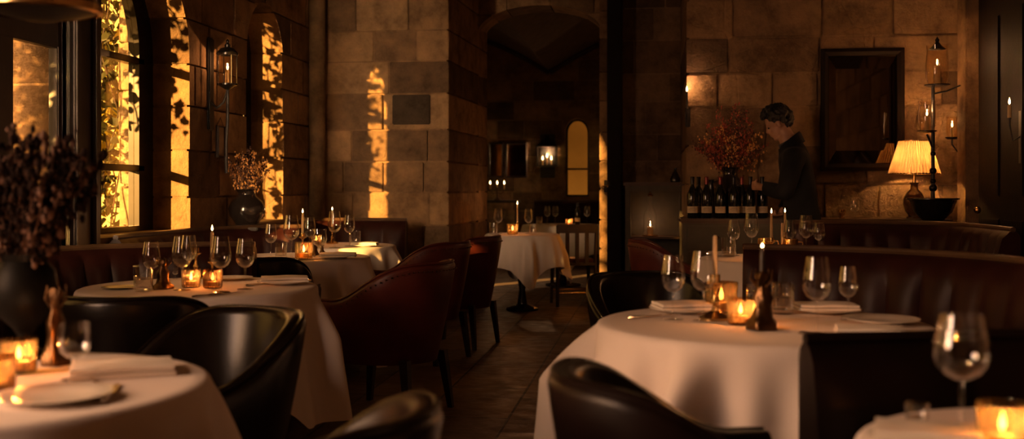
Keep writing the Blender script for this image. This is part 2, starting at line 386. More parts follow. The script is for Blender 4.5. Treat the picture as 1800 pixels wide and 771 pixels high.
# left wall with the assumed camera-side bay WB, glazed door, two arched windows, added fill opening WC
W1 = (5.73, 6.99, 0.91, 2.10); W2 = (8.02, 8.85, 0.93, 2.29); D1 = (4.22, 5.42, 0.03, 2.22); WB = (-0.05, 1.85, 1.0, 2.3); WC = (2.75, 3.95, 0.95, 2.2)
ops = [arch(*W1), arch(*W2), [(D1[0], D1[2]), (D1[1], D1[2]), (D1[1], D1[3]), (D1[0], D1[3])], arch(WB[0], WB[1], WB[2], WB[3], rise=0.5), arch(WC[0], WC[1], WC[2], WC[3], rise=0.45)]
stone_wall('wall_left', 0, -2.2, 10.6, 0, ZC, XO, XL, ops, 3)
stone_wall('wall_buttress', 1, -3.66, -3.51, -0.2, 4.0, 7.02, 7.25, (), 4, 'pale_stone')
stone_wall('wall_beam_stop', 1, -3.66, -3.51, -0.2, 4.0, 5.44, 5.60, (), 8, 'pale_stone')  # added outer block that narrows the sun strip on the archway pier
stone_wall('wall_sun_block', 0, -9.0, 1.25, -0.3, 4.5, -5.7, -5.4, (), 5)  # added outside, unseen, to keep direct sun out of the assumed bay and added opening
# back wall, left of the archway, its end face splayed towards the arch
stone_wall('wall_back', 1, XL, -1.847, 0, ZC, 9.67, 11.4, (), 11, shape=lambda c: Vector((c.x+0.085*max(0, min(1, (c.y-9.67)/1.7))*max(0, min(1, (c.x+2.4)/0.5)), c.y, c.z)))
# archway wall and its right-hand pier
stone_wall('wall_arch', 1, -1.95, -0.40, 0, ZC, 10.96, 11.4, [arch(-1.79, -0.535, -0.2, 2.80, rise=0.27)], 21)
stone_wall('wall_pier', 1, -0.534, -0.33, 0, ZC, 10.5, 11.4, (), 23)
struct(MB().bbox((-0.452, 10.455, 0), (-0.315, 10.92, ZC), 0.01).build('trim_post', 'door_wood'))
stone_wall('wall_recess', 1, -0.33, 0.30, 0, ZC, 10.9, 11.2, (), 31)
stone_wall('wall_right_back', 1, 0.253, 2.4, 0, ZC, 8.9, 10.9, (), 42)
stone_wall('wall_right', 0, -2.2, 10.9, 0, ZC, 2.4, 2.9, (), 51)
stone_wall('wall_front', 1, -3.13, 2.4, 0, ZC, -2.2, -1.9, (), 61)
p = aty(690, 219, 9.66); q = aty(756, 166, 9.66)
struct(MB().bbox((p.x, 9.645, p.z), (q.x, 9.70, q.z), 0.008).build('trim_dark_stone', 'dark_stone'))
# half column in the far left corner
t = MB(); t.lathe([(0.075, 0), (0.075, ZC)], 20, (XL+0.07, 9.58, 0)); struct(t.build('trim_corner', 'stone'))
# stone pilaster on the right wall, dark panelled door beside it
t = MB(); t.bbox((2.30, 8.42, 0), (2.42, 8.66, ZC), 0.012); struct(t.build('trim_pilaster', 'stone'))
d2 = struct(MB().bbox((2.355, 7.2, 0.0), (2.41, 8.3, 2.6), 0.008).build('door_2', 'door_wood'))
for z0, z1 in ((0.2, 1.0), (1.15, 2.4)):
    for y0, y1 in ((7.3, 7.7), (7.8, 8.2)): MB().bbox((2.342, y0, z0), (2.36, y1, z1), 0.008).build('door_panel', 'door_wood', d2)
MB().ball((2.325, 8.22, 1.05), 0.028).build('door_knob', 'brass', d2)
# second room beyond the archway
stone_wall('wall_far', 1, -3.65, 2.4, 0, 4.2, 17.3, 17.6, [arch(-1.42, -1.04, 1.07, 2.10, rise=0.22)], 71)
stone_wall('wall_far_left', 0, 11.4, 17.3, 0, 4.2, -3.65, -3.35, (), 72)
stone_wall('wall_far_right', 0, 10.9, 17.3, 0, 4.2, 2.1, 2.4, (), 73)
# vaulted ceiling of the second room: two shallow vault bays springing from the middle of the far wall
vp = MB(); cx = aty(966, 118, 17.3).x; rows = []
for i in range(41):
    x = -3.65+6.05*i/40; k = abs(x-cx)/2.2; z = 3.08+0.75*(1-(1-min(1, k))**2); rows.append([(x, 11.38, z+0.1), (x, 17.6, z), (x, 17.6, z+0.9), (x, 11.38, z+0.9)])
vp.grid(rows, cv=True); struct(vp.build('ceiling_far', 'plaster'))
for sx in (1, -1):
    pts = []
    for i in range(21):
        k = i/20*1.0; pts.append((cx+sx*2.2*k, 17.28, 3.06+0.75*(1-(1-k)**2)))
    struct(MB().tube(pts, 0.05, 8).build('trim_vault_rib', 'dark_wood'))

def arch_window(name, w, x0, x1, fw_n, fw_f, transoms, mull, rise=None):
    y0, y1, z0, zs = w
    out = arch(y0-0.01, y1+0.01, z0-0.01, zs, 24, rise)
    r = (y1-y0)/2; inn = [(y0+fw_n, z0+0.05), (y1-fw_f, z0+0.05)]
    c = (y0+fw_n+y1-fw_f)/2; ri = (y1-fw_f-y0-fw_n)/2; rr = (rise or r)
    inn += [(c+ri*math.cos(PI*i/24), zs+(rr-min(fw_n, fw_f))*math.sin(PI*i/24)) for i in range(25)]
    rows = []
    for (a, b), (p, q) in zip(out, inn): rows.append([(x0, a, b), (x1, a, b), (x1, p, q), (x0, p, q)])
    o = struct(MB().grid(rows, cu=True, cv=True).build(name, 'iron_gloss', None, 30))
    for z in transoms: MB().bbox((x0, y0+fw_n*0.6, z-0.022), (x1, y1-fw_f*0.6, z+0.022)).build('transom', 'iron_gloss', o)
    for y in mull: MB().bbox((x0+0.01, y-0.02, z0), (x1-0.01, y+0.02, zs+rr*0.97)).build('mullion', 'iron_gloss', o)
    MB().prism(inn, 0, (x0+x1)/2-0.003, (x0+x1)/2+0.003).build('pane', 'pane', o)
    return o
arch_window('window_1', W1, -3.465, -3.39, 0.06, 0.20, (1.34, 2.05), (6.30,))
arch_window('window_2', W2, -3.465, -3.41, 0.05, 0.16, (1.5, 2.1), ())
arch_window('window_assumed', (WB[0], WB[1], WB[2], WB[3]), -3.465, -3.41, 0.05, 0.05, (1.8,), (0.9,), 0.5)  # assumed bay window, out of view, put in with its fill lamp
arch_window('window_added', WC, -3.465, -3.41, 0.05, 0.05, (1.7,), (), 0.45)  # added opening out of view, put in for the back-wall fill lamp
# sills
for nm, (y0, y1, z0, zs) in (('trim_sill', W1), ('trim_sill', W2)):
    struct(MB().bbox((XO-0.05, y0+0.004, z0-0.02), (XL+0.03, y1-0.004, z0+0.015)).build(nm, 'pale_stone'))
# glazed timber door set flush in the left wall
d1 = struct(bpy.data.objects.new('door_1', None)); C.objects.link(d1)
y0, y1, z1 = D1[0], D1[1], D1[3]
f = MB()
for a, b in (((y0, 0.03), (y0+0.10, z1)), ((y1-0.02, 0.03), (y1+0.0, z1)), ((y0, z1-0.05), (y1, z1))):
    f.bbox((-3.21, a[0], a[1]), (-3.10, b[0], b[1]))
f.build('door_frame', 'dark_wood', d1)
f = MB()
f.bbox((-3.185, y0+0.10, 0.05), (-3.13, y0+0.2, z1-0.06)); f.bbox((-3.185, y1-0.06, 0.05), (-3.13, y1-0.02, z1-0.06))
for z_ in ((0.05, 0.55), (1.32, 1.385), (1.95, z1-0.06)): f.bbox((-3.185, y0+0.15, z_[0]), (-3.13, y1-0.04, z_[1]))
f.bbox((-3.18, y0+0.15, 0.5), (-3.135, 4.97, 2.0))  # out-of-view half filled solid to narrow the sun beam
f.build('door_leaf', 'dark_wood', d1)
MB().box((-3.16, 4.95, 0.54), (-3.154, y1-0.055, 1.96)).build('pane', 'pane', d1)
# broad dark timber casing between door and first window
f = MB(); f.bbox((XL-0.01, 5.40, 0), (XL+0.035, 5.74, 3.4), 0.012); f.bbox((XL+0.03, 5.44, 0), (XL+0.06, 5.50, 3.4), 0.01); f.bbox((XL+0.03, 5.64, 0), (XL+0.06, 5.70, 3.4), 0.01)
f.bbox((XL-0.01, 4.0, 2.2), (XL+0.04, 5.42, 2.42), 0.012)
struct(f.build('trim_casing', 'dark_wood'))
# skirting along the stone
f = MB(); f.bbox((XL, 9.62, 0), (-1.85, 9.68, 0.42), 0.01); struct(f.build('baseboard_back', 'stone'))

# outside, seen through the windows
struct(MB().box((-30, -20, -0.4), (-3.66, 34, -0.2)).build('ground', 'earth', None, 0))
hs = MB()
hs.box((-16, 15.0, -0.3), (-5.2, 15.4, 6.2)); struct(hs.build('wall_garden', 'house', None, 0))

# ------------------------------------------------------------------ foliage outside
def leaf(mb, p, n, s, R):
    n = n.normalized(); a = n.cross(Vector((0, 0, 1)))
    if a.length < 0.1: a = Vector((1, 0, 0))
    a.normalize(); b = n.cross(a); ang = R.uniform(0, 2*PI); a, b = a*math.cos(ang)+b*math.sin(ang), b*math.cos(ang)-a*math.sin(ang)
    pts = [(0, -0.5), (0.38, -0.35), (0.5, 0.05), (0.22, 0.3), (0, 0.75), (-0.22, 0.3), (-0.5, 0.05), (-0.38, -0.35)]
    mb.add([p+(a*u+b*v)*s + n*(0.15*s*abs(u)) for u, v in pts], [tuple(range(8))])
def ivy(label, cat, n, fn, s, m, seed, stems=()):
    R = random.Random(seed); mb = MB()
    for i in range(n):
        p = fn(R)
        leaf(mb, p, Vector((R.uniform(-1, 1), R.uniform(-1, 0.6), R.uniform(-0.5, 1))), s*R.uniform(0.6, 1.3), R)
    o = mb.build('ivy', m, None, 0, weld=False); tag(o, label, cat, None, 'stuff')
    if stems:
        st = MB()
        for pts in stems: st.tube(pts, 0.006, 5)
        st.build('stem', 'bark', o)
    return o
def strands(y0, y1, z0, z1, x0, x1, k, seed):
    R = random.Random(seed); S = []
    for i in range(k):
        y = R.uniform(y0, y1); x = R.uniform(x0, x1); z = z1+R.uniform(-0.2, 0.3); zb = R.uniform(z0, z0+0.5*(z1-z0)); pts = []
        n = 12
        for j in range(n+1):
            pts.append(Vector((x+0.05*math.sin(j*0.9+i), y+0.10*math.sin(j*0.6+i*2), z+(zb-z)*j/n)))
        S.append(pts)
    return S
def along(S, spread):
    def fn(R):
        p = R.choice(S); j = R.randint(0, len(p)-2); q = p[j].lerp(p[j+1], R.random())
        return q+Vector((R.gauss(0, spread), R.gauss(0, spread), R.gauss(0, spread)))
    return fn
S1 = strands(5.95, 6.75, 0.7, 3.0, -4.0, -3.72, 5, 5)+strands(7.35, 8.2, 0.6, 3.2, -4.75, -4.25, 18, 15)
ivy('dark ivy hanging outside the large arched window', 'ivy', 2200, along(S1, 0.06), 0.062, 'ivy', 5, S1)
S2 = strands(7.35, 8.2, 0.7, 2.9, -4.05, -3.7, 5, 9)
ivy('ivy hanging outside the narrow arched window', 'ivy', 260, along(S2, 0.05), 0.07, 'ivy', 6, S2)
S3 = strands(3.7, 4.88, 0.4, 2.6, -4.3, -3.88, 17, 13)
ivy('dark climbing leaves outside the glazed door', 'ivy', 1500, along(S3, 0.05), 0.065, 'ivy', 7, S3)
def blob(c, r, sc=(1, 1, 1)):
    def fn(R):
        v = Vector((R.gauss(0, 1), R.gauss(0, 1), R.gauss(0, 1))).normalized()*r*R.uniform(0.6, 1.05)
        return Vector(c)+Vector((v.x*sc[0], v.y*sc[1], v.z*sc[2]))
    return fn
def tree(label, c, r, n, s, m, seed, group=None):
    t = thing('garden_tree', label, 'tree', (c[0], c[1], -0.2), 0, group)
    R = random.Random(seed); mb = MB(); f = blob((0, 0, c[2]+0.2), r, (1, 1, 1.25))
    for i in range(n): leaf(mb, f(R), Vector((R.uniform(-1, 1), R.uniform(-1, 1), R.uniform(-0.3, 1))), s*R.uniform(0.6, 1.3), R)
    mb.build('crown', m, t, 0, weld=False)
    tr = MB(); tr.tube([(0, 0, 0), (0.05, 0.02, c[2]*0.5), (0, 0, c[2])], [0.09, 0.07, 0.04], 8)
    for k in range(6): a = k*1.05; tr.tube([(0, 0, c[2]*0.6), (math.cos(a)*r*0.6, math.sin(a)*r*0.6, c[2]+0.3*math.sin(k))], [0.035, 0.012], 6)
    tr.build('trunk', 'bark', t)
    return t
tree('golden leaved tree beyond the large arched window', (-6.3, 10.6, 2.0), 0.95, 900, 0.13, 'leaf_gold', 31)
tree('golden bushy tree seen through the glazed door pane', (-8.2, 10.0, 1.6), 1.1, 900, 0.14, 'leaf_gold', 32)
tree('green leaved shrub low outside the large arched window', (-5.6, 9.4, 0.9), 0.6, 600, 0.10, 'ivy', 33)

# ------------------------------------------------------------------ tables, cloths
TZ = 0.755
def cloth_mesh(r, half, rot, seed, z=TZ, maxhang=0.7, amp=0.06, nf=2):
    R = random.Random(seed); Na = 320; K = 22; rows = []
    ph = [R.uniform(0, 2*PI) for _ in range(6)]; kk = [R.choice([8, 9, 10]), R.choice([13, 14, 15]), R.choice([19, 20, 21])]
    for i in range(Na):
        a = 2*PI*i/Na; b = a-rot
        e = half/((abs(math.cos(b))**7+abs(math.sin(b))**7)**(1/7.0))
        Lh = min(e-r, maxhang)
        corner = max(0.0, (e/half-1)/0.414)
        fold = 0.5*math.cos(kk[0]*a+ph[0])+0.32*math.cos(kk[1]*a+ph[1])+0.22*math.cos(kk[2]*a+ph[2])
        col = [(0, 0, z)]
        for q in (0.35, 0.7, 0.93, 0.985): col.append((r*q*math.cos(a), r*q*math.sin(a), z))
        col.append(((r+0.004)*math.cos(a), (r+0.004)*math.sin(a), z-0.005))
        for k in range(1, K+1):
            s = Lh*k/K; t = min(1, s/0.03)
            rr = r-0.006+0.014*math.sin(t*PI/2)+amp*(1.7*(max(0, 0.5+0.62*fold)**1.6)-0.38)*min(1, (max(0, s-0.035)/0.2))**0.75+0.05*(s/0.5)+0.05*corner*(s/0.4)
            aa = a+0.05*math.sin(4*b)*min(1, s/0.35)*(1 if corner < 2 else 0)
            col.append((rr*math.cos(aa), rr*math.sin(aa), z-0.002-max(0, s-0.012)))
        rows.append(col)
    mb = MB(); mb.grid(rows, cu=True); return mb
def table(label, lc, px=None, d=None, r=0.5, half=0.85, rot=0.4, seed=1, pos=None, **kw):
    if pos is None: p = atd(px, HY, d); pos = (p.x, p.y)
    t = thing('dining_table', label, 'table', (pos[0], pos[1], 0), 0, 'round dining tables under white cloths')
    m = MB(); m.lathe([(0, TZ-0.035), (r-0.014, TZ-0.035), (r-0.009, TZ-0.02), (r-0.014, TZ-0.006), (0, TZ-0.006)], 48); m.build('tabletop', 'dark_wood', t)
    m = MB(); m.lathe([(0, TZ-0.035), (0.06, TZ-0.036), (0.035, TZ-0.1), (0.03, 0.4), (0.045, 0.3), (0.03, 0.2), (0.05, 0.06), (0, 0.05)], 20); m.build('pedestal', 'iron_gloss', t)
    m = MB(); m.lathe([(0, 0.0), (0.22*r/0.5, 0.0), (0.22*r/0.5, 0.02), (0.12, 0.035), (0.05, 0.065), (0, 0.066)], 32); m.build('base', 'iron_gloss', t)
    c = cloth_mesh(r, half, rot, seed, **kw).build('tablecloth', 'cloth', None, 75); c.location = (pos[0], pos[1], 0)
    tag(c, lc, 'tablecloth', 'white tablecloths')
    TABLES.append((Vector((pos[0], pos[1], TZ)), r)); return TABLES[-1][0]
TABLES = []
T1 = table('round table under a white cloth at the lower left, carrying the big dark urn', 'blurred white tablecloth on the lower left table under the dark urn', -30, 2.5, 0.5, 0.92, 0.3, 1, maxhang=0.62)
T2 = table('round table under a white cloth in front of the near left curved booth', 'white tablecloth hanging in long folds on the near left booth table', 351, 5.0, 0.53, 0.98, 0.62, 2, maxhang=0.6)
T3 = table('second round table along the left booths, by the small dark tub chair', 'white tablecloth on the second table along the left booths', 523, 7.17, 0.47, 0.92, 0.5, 3)
T4 = table('round table under a white cloth in the far left corner by the straight leather bench', 'white tablecloth on the far left corner table by the straight bench', 592, 8.6, 0.46, 0.80, 0.75, 4)
T5 = table('small round pedestal table standing alone under the stone archway', 'pointed sunlit white tablecloth on the small table in the archway', 918, 10.72, 0.36, 0.68, 1.05, 5, amp=0.06)
T6 = table('large round table under a white cloth at right with the tall black lit candle', 'large white tablecloth falling in broad folds on the near right table', 1340, 3.65, 0.55, 1.06, 0.05, 6, maxhang=0.66, amp=0.125)
T7 = table('small round table at the lower right corner with a votive', 'blurred white tablecloth on the lower right corner table', pos=(0.74, 1.99), r=0.37, half=0.70, rot=0.2, seed=7)
T8 = table('round table at right in front of the sideboard, with two lit candles', 'white tablecloth on the right table in front of the sideboard', 1365, 7.0, 0.49, 0.90, 0.55, 8)
T9 = table('round table in the dim second room behind the archway', 'white tablecloth on the dim table in the second room behind the archway', 990, 13.4, 0.5, 0.85, 0.9, 9)

# ------------------------------------------------------------------ tub chairs
def tub_chair_of(leather, wood='dark_wood'):
    def make():
        t = thing('tub_chair', 'tub chair', 'chair')
        U = []
        n = 40
        for i in range(9): U.append((0.275, 0.25-0.25*i/8))
        for i in range(1, n): a = PI*i/n; U.append((0.275*math.cos(a), -0.28*math.sin(a)))
        for i in range(9): U.append((-0.275, 0.25*i/8))
        def sm(x): x = max(0, min(1, x)); return x*x*(3-2*x)
        rows = []; rim = []
        for i, (x, y) in enumerate(U):
            j0, j1 = U[max(i-1, 0)], U[min(i+1, len(U)-1)]; tx, ty = j1[0]-j0[0], j1[1]-j0[1]; l = math.hypot(tx, ty); nx, ny = -ty/l, tx/l
            if nx*x+ny*(y-0.05) < 0: nx, ny = -nx, -ny
            back = sm((0.16-y)/0.40); h = 0.625+0.195*back; fl = 0.045*back+0.01
            z0 = 0.29; prof = []
            for k in range(8):
                q = k/7; off = -0.035*(1-q)**1.5+fl*q; prof.append((off, z0+(h-0.03-z0)*q))
            off = fl
            for k in range(1, 7): a = PI*k/7; prof.append((off-0.035+0.035*math.cos(a), h-0.03+0.03*math.sin(a)))
            for k in range(7): q = k/6; prof.append((off-0.07-0.03*math.sin(q*PI)*0.5+(-fl)*q*0.8, h-0.03+(0.36-h+0.03)*q))
            rows.append([(x+nx*o, y+ny*o, z) for o, z in prof]); o = off-0.012; rim.append((x+nx*(o), y+ny*(o), h-0.004))
        mb = MB(); mb.grid(rows); nv = len(rows[0]); o = len(mb.v)
        for r in (rows[0], rows[-1]): b = len(mb.v); mb.v += r; mb.f.append(tuple(range(b, b+nv)))
        mb.build('shell', leather, t, 50)
        MB().tube(rim, 0.0075, 8).build('piping', leather, t)
        if leather == 'red_leather':
            rv = MB(); ri = [r[7] for r in rows]
            for q in ri[::1]: rv.ball((q[0]*1.012, q[1]*1.012, q[2]-0.012), 0.0045, 6)
            rv.build('rivet_trim', 'bronze', t)
        s = MB()
        pr = [(0, 0.30)]
        pts = [(0.19, 0.25), (0.205, 0.0)]+[(0.205*math.cos(PI*i/16), -0.20*math.sin(PI*i/16)) for i in range(1, 16)]+[(-0.205, 0.0), (-0.19, 0.25)]
        ring = lambda k, z: [(x*k, y*k, z) for x, y in pts]
        s.grid([ring(0.93, 0.30), ring(1.0, 0.33), ring(1.0, 0.42), ring(0.94, 0.455), ring(0.6, 0.468), ring(0.02, 0.47)], cv=True)
        s.build('seat', leather, t, 60)
        for sx, sy in ((1, 1), (-1, 1), (1, -1), (-1, -1)):
            l = MB(); x, y = 0.20*sx, (0.20 if sy > 0 else -0.20)
            l.add([(x+a*0.022, y+b*0.022, 0.32) for a, b in ((-1,-1),(1,-1),(1,1),(-1,1))]+[(x+sx*0.03+a*0.013, y+sy*0.035+b*0.013, 0.0) for a, b in ((-1,-1),(1,-1),(1,1),(-1,1))], [(0,1,2,3),(7,6,5,4),(0,4,5,1),(1,5,6,2),(2,6,7,3),(3,7,4,0)])
            l.build('leg', wood, t, 30)
        return t
    return make
BUILD = {'chair_red': tub_chair_of('red_leather'), 'chair_black': tub_chair_of('black_leather'), 'chair_brown': tub_chair_of('brown_leather')}
def chair(kind, px, d, face, label, sc=1.0):
    p = atd(px, HY, d); a = math.atan2(face[1], face[0])-PI/2
    return place(kind, (p.x, p.y, 0), label, 'leather tub chairs', a, sc)
chair('chair_black', 352, 3.50, (-0.48, -0.87), 'glossy black tub chair facing the camera, its hollow back turned to the lower left table', (1.04, 1.0, 0.97))
chair('chair_black', 245, 4.16, (-0.1, 1), 'dark tub chair seen from behind, in front of the near left booth table', (1.06, 1.0, 1.0))
chair('chair_red', 682, 5.85, (-1, 0.28), 'large red tub chair in side view beside the aisle, first of the aisle row', (1.06, 1.1, 1.0))
chair('chair_red', 745, 7.65, (-1, 0.35), 'middle red tub chair of the aisle row, half hidden behind the first', (1, 1, 1.02))
chair('chair_red', 806, 8.35, (-1, 0.25), 'red tub chair at the far end of the aisle row, nearest the archway table', (1, 1, 1.03))
chair('chair_black', 462, 6.35, (-0.05, 1), 'small dark tub chair back between the first two left tables', 1.0)
chair('chair_brown', 490, 2.12, (-1, 0.1), 'blurred dark tub chair top at the bottom edge left of the aisle', 0.96)
chair('chair_brown', 1235, 2.33, (1, 0.30), 'large blurred tub chair in side view at the bottom edge, below the big right table', (1.0, 1.0, 1.0))
chair('chair_black', 1158, 4.75, (0.45, -1), 'dark tub chair behind the left edge of the big right table', 1.0)
chair('chair_red', 1190, 7.35, (1, 0.05), 'red tub chair turned towards the right table before the sideboard', (1, 1, 1.05))

# ------------------------------------------------------------------ banquettes
def catmull(P, step=0.02):
    P = [Vector((p[0], p[1], 0)) for p in P]; out = []
    Q = [2*P[0]-P[1]]+P+[2*P[-1]-P[-2]]
    for i in range(1, len(Q)-2):
        a, b, c, d = Q[i-1:i+3]; n = max(2, int((c-b).length/step))
        for k in range(n):
            t = k/n; out.append(0.5*((2*b)+(c-a)*t+(2*a-5*b+4*c-d)*t*t+(3*b-a-3*c+d)*t**3))
    out.append(P[-1]); return out
def arc(c, r, a0, a1, n=14): return [(c[0]+r*math.cos(math.radians(a0+(a1-a0)*i/n)), c[1]+r*math.sin(math.radians(a0+(a1-a0)*i/n))) for i in range(n+1)]
def banquette(label, path, side, h=0.92, seat_d=0.42, chan=0.15, leather='banq_leather', rail='wood', seat=True):
    pts = catmull(path); t = thing('banquette', label, 'banquette', (0, 0, 0), 0, 'leather booth banquettes')
    c = sum(pts, Vector())/len(pts); t.location = (c.x, c.y, 0)
    loc = [p-c for p in pts]; s = 0; rb, rs, rp, rr = [], [], [], []
    for i, p in enumerate(loc):
        tg = (loc[min(i+1, len(loc)-1)]-loc[max(i-1, 0)]).normalized(); n = Vector((-tg.y, tg.x, 0))*side
        if i: s += (loc[i]-loc[i-1]).length
        bul = 0.012+0.040*abs(math.sin(PI*s/chan))**0.55
        prof = [(-0.085, 0.02), (-0.085, 0.3), (-0.085, h-0.05)]+[(-0.045+0.04*math.cos(PI-PI*k/6), h-0.05+0.045*math.sin(PI*k/6)) for k in range(1, 6)]
        for k in range(9): q = k/8; prof.append((bul*(1-0.2*q)*min(1, 0.35+q*2.2)+0.05*q, h-0.05-(h-0.05-0.42)*q))
        rb.append([p+n*o+Vector((0, 0, z)) for o, z in prof])
        rs.append([p+n*o+Vector((0, 0, z)) for o, z in ((0.06, 0.33), (0.04, 0.44), (0.10, 0.465), (seat_d-0.06, 0.47), (seat_d-0.015, 0.455), (seat_d, 0.42), (seat_d-0.01, 0.34), (seat_d-0.03, 0.33))])
        rp.append([p+n*o+Vector((0, 0, z)) for o, z in ((0.0, 0.0), (0.0, 0.335), (seat_d-0.05, 0.335), (seat_d-0.05, 0.0))])
        rr.append(p+n*(-0.045)+Vector((0, 0, h+0.002)))
    def solid(rows, nm, m):
        mb = MB(); mb.grid(rows, cv=True)
        for r in (rows[0], rows[-1]): b = len(mb.v); mb.v += [tuple(x) for x in r]; mb.f.append(tuple(range(b, b+len(r))))
        mb.build(nm, m, t, 45)
    solid(rb, 'backrest', leather)
    if seat: solid(rs, 'seat', leather); solid(rp, 'base', 'dark_wood')
    MB().tube(rr, 0.016, 8).build('top_rail', rail, t)
    return t
banquette('curved leather booth around the near left table, its rail curving along the large window', arc((-2.13, 4.77), 0.86, 92, 212), 1, h=0.90)
banquette('curved leather booth around the second left table, under the dark vase of dried stems', [(-2.55, 7.64), (-2.80, 7.54), (-2.98, 7.28), (-3.03, 6.95), (-3.03, 6.5), (-3.03, 6.1), (-2.99, 5.80)], 1, h=0.925, seat_d=0.24)
banquette('straight dark leather bench at the back wall below the patches of sun', [(-2.15, 9.22), (-2.5, 9.22), (-2.8, 9.2), (-2.98, 9.1), (-3.03, 8.9), (-3.03, 8.5), (-3.03, 8.05)], 1, h=0.93, seat_d=0.30, chan=0.2)
banquette('large curved channelled booth behind the big right table', arc((0.30, 4.12), 1.12, 84, -20), -1, h=0.925, seat_d=0.42, chan=0.17)
banquette('curved channelled banquette in front of the sideboard, below the table lamp', [(0.98, 7.84), (1.3, 7.86), (1.62, 7.82), (1.86, 7.7), (1.98, 7.4), (2.02, 7.0), (2.02, 6.6)], -1, h=0.965, seat_d=0.40, chan=0.16)
banquette('plain dark leather banquette end close by, between the two right front tables', [(0.37, 2.62), (0.6, 2.68), (0.9, 2.76), (1.25, 2.72), (1.5, 2.5)], -1, h=0.845, seat_d=0.30, chan=0.4, leather='brown_leather', rail='brown_leather')
banquette('low dark leather bench along the far wall of the second room', [(-1.9, 17.12), (-1, 17.15), (0, 17.15), (1.9, 17.12)], -1, h=1.0, chan=0.3)

# ------------------------------------------------------------------ tableware
def b_wine():
    t = thing('wine_glass', '', 'wine glass')
    MB().lathe([(0.004, 0.098), (0.016, 0.101), (0.030, 0.112), (0.040, 0.130), (0.0425, 0.148), (0.040, 0.175), (0.035, 0.205), (0.0315, 0.230), (0.0305, 0.230), (0.034, 0.205), (0.039, 0.175), (0.0412, 0.148), (0.0387, 0.131), (0.029, 0.1145), (0.015, 0.1035), (0.0, 0.102)], 32).build('bowl', 'glass', t, 80)
    MB().lathe([(0.0, 0.1), (0.0065, 0.099), (0.0038, 0.088), (0.0032, 0.05), (0.004, 0.012), (0.008, 0.005), (0, 0.004)], 12).build('stem', 'glass', t, 80)
    MB().lathe([(0, 0.005), (0.012, 0.0045), (0.036, 0.002), (0.036, 0.0005), (0, 0.0005)], 32).build('foot', 'glass', t, 60)
    return t
def b_goblet():
    t = thing('water_goblet', '', 'goblet')
    MB().lathe([(0.005, 0.058), (0.02, 0.061), (0.036, 0.075), (0.041, 0.095), (0.040, 0.125), (0.0385, 0.15), (0.0375, 0.15), (0.039, 0.125), (0.0395, 0.096), (0.035, 0.077), (0.019, 0.064), (0, 0.062)], 32).build('bowl', 'glass', t, 80)
    MB().lathe([(0.0, 0.06), (0.009, 0.058), (0.006, 0.04), (0.005, 0.02), (0.010, 0.006), (0.034, 0.003), (0.034, 0.0005), (0, 0.0005)], 24).build('stem', 'glass', t, 60)
    return t
def b_tumbler():
    t = thing('tumbler', '', 'glass')
    MB().lathe([(0, 0.001), (0.031, 0.001), (0.034, 0.004), (0.037, 0.095), (0.0355, 0.095), (0.0325, 0.014), (0, 0.012)], 28).build('glass_wall', 'glass', t, 60)
    MB().lathe([(0, 0.013), (0.032, 0.0145), (0.0338, 0.05), (0, 0.05)], 28).build('water', 'water', t, 60)
    return t
def flame_mesh(mb, z, k=1.0):
    return mb.lathe([(0.0060*k*math.sin(PI*min(1, (u/12)**0.62))**1.15 if 0 < u < 12 else 0, z+0.040*k*u/12) for u in range(13)], 14)
def b_votive_of(glass):
    def mk():
        t = thing('votive', '', 'candle holder')
        rip = lambda a, z: 1+0.04*math.cos(18*a)
        MB().lathe([(0, 0.001), (0.032, 0.001), (0.036, 0.006), (0.0385, 0.075), (0.0365, 0.075), (0.034, 0.010), (0, 0.008)], 108, ripple=rip).build('holder', glass, t, 50)
        w = MB().lathe([(0, 0.009), (0.022, 0.009), (0.022, 0.026), (0, 0.025)], 20).build('wax', 'wax', t)
        MB().tube([(0, 0, 0.024), (0.0005, 0, 0.032)], 0.0009, 6).build('wick', 'wick', w)
        flame_mesh(MB(), 0.030, 0.85).build('flame', 'flame', t, 80)
        lamp_light(t, (0.010, -0.006, 0.052), CANDLE_W, size=0.003)
        return t
    return mk
def b_stick():
    t = thing('candlestick', '', 'candlestick')
    MB().lathe([(0, 0.0), (0.04, 0.0), (0.042, 0.006), (0.026, 0.014), (0.012, 0.022), (0, 0.023)], 28).build('base', 'brass', t)
    MB().lathe([(0, 0.02), (0.011, 0.022), (0.006, 0.034), (0.010, 0.045), (0.005, 0.056), (0.0055, 0.078), (0.012, 0.086), (0, 0.087)], 20).build('stem', 'brass', t)
    MB().lathe([(0, 0.084), (0.012, 0.085), (0.022, 0.092), (0.023, 0.095), (0.013, 0.095), (0.013, 0.115), (0.0105, 0.115), (0.0105, 0.09), (0, 0.09)], 20).build('cup', 'brass', t)
    return t
def b_taper_of(wax, lit=True):
    def mk():
        t = thing('taper_candle', '', 'candle')
        MB().lathe([(0, 0), (0.0095, 0), (0.0088, 0.10), (0.0075, 0.155), (0.005, 0.16), (0, 0.159)], 16).build('wax', wax, t)
        MB().tube([(0, 0, 0.158), (0.001, 0, 0.168)], 0.0009, 6).build('wick', 'wick', t)
        if lit:
            flame_mesh(MB(), 0.164, 0.8).build('flame', 'flame', t, 80); lamp_light(t, (0, 0, 0.202), TAPER_W)
        return t
    return mk
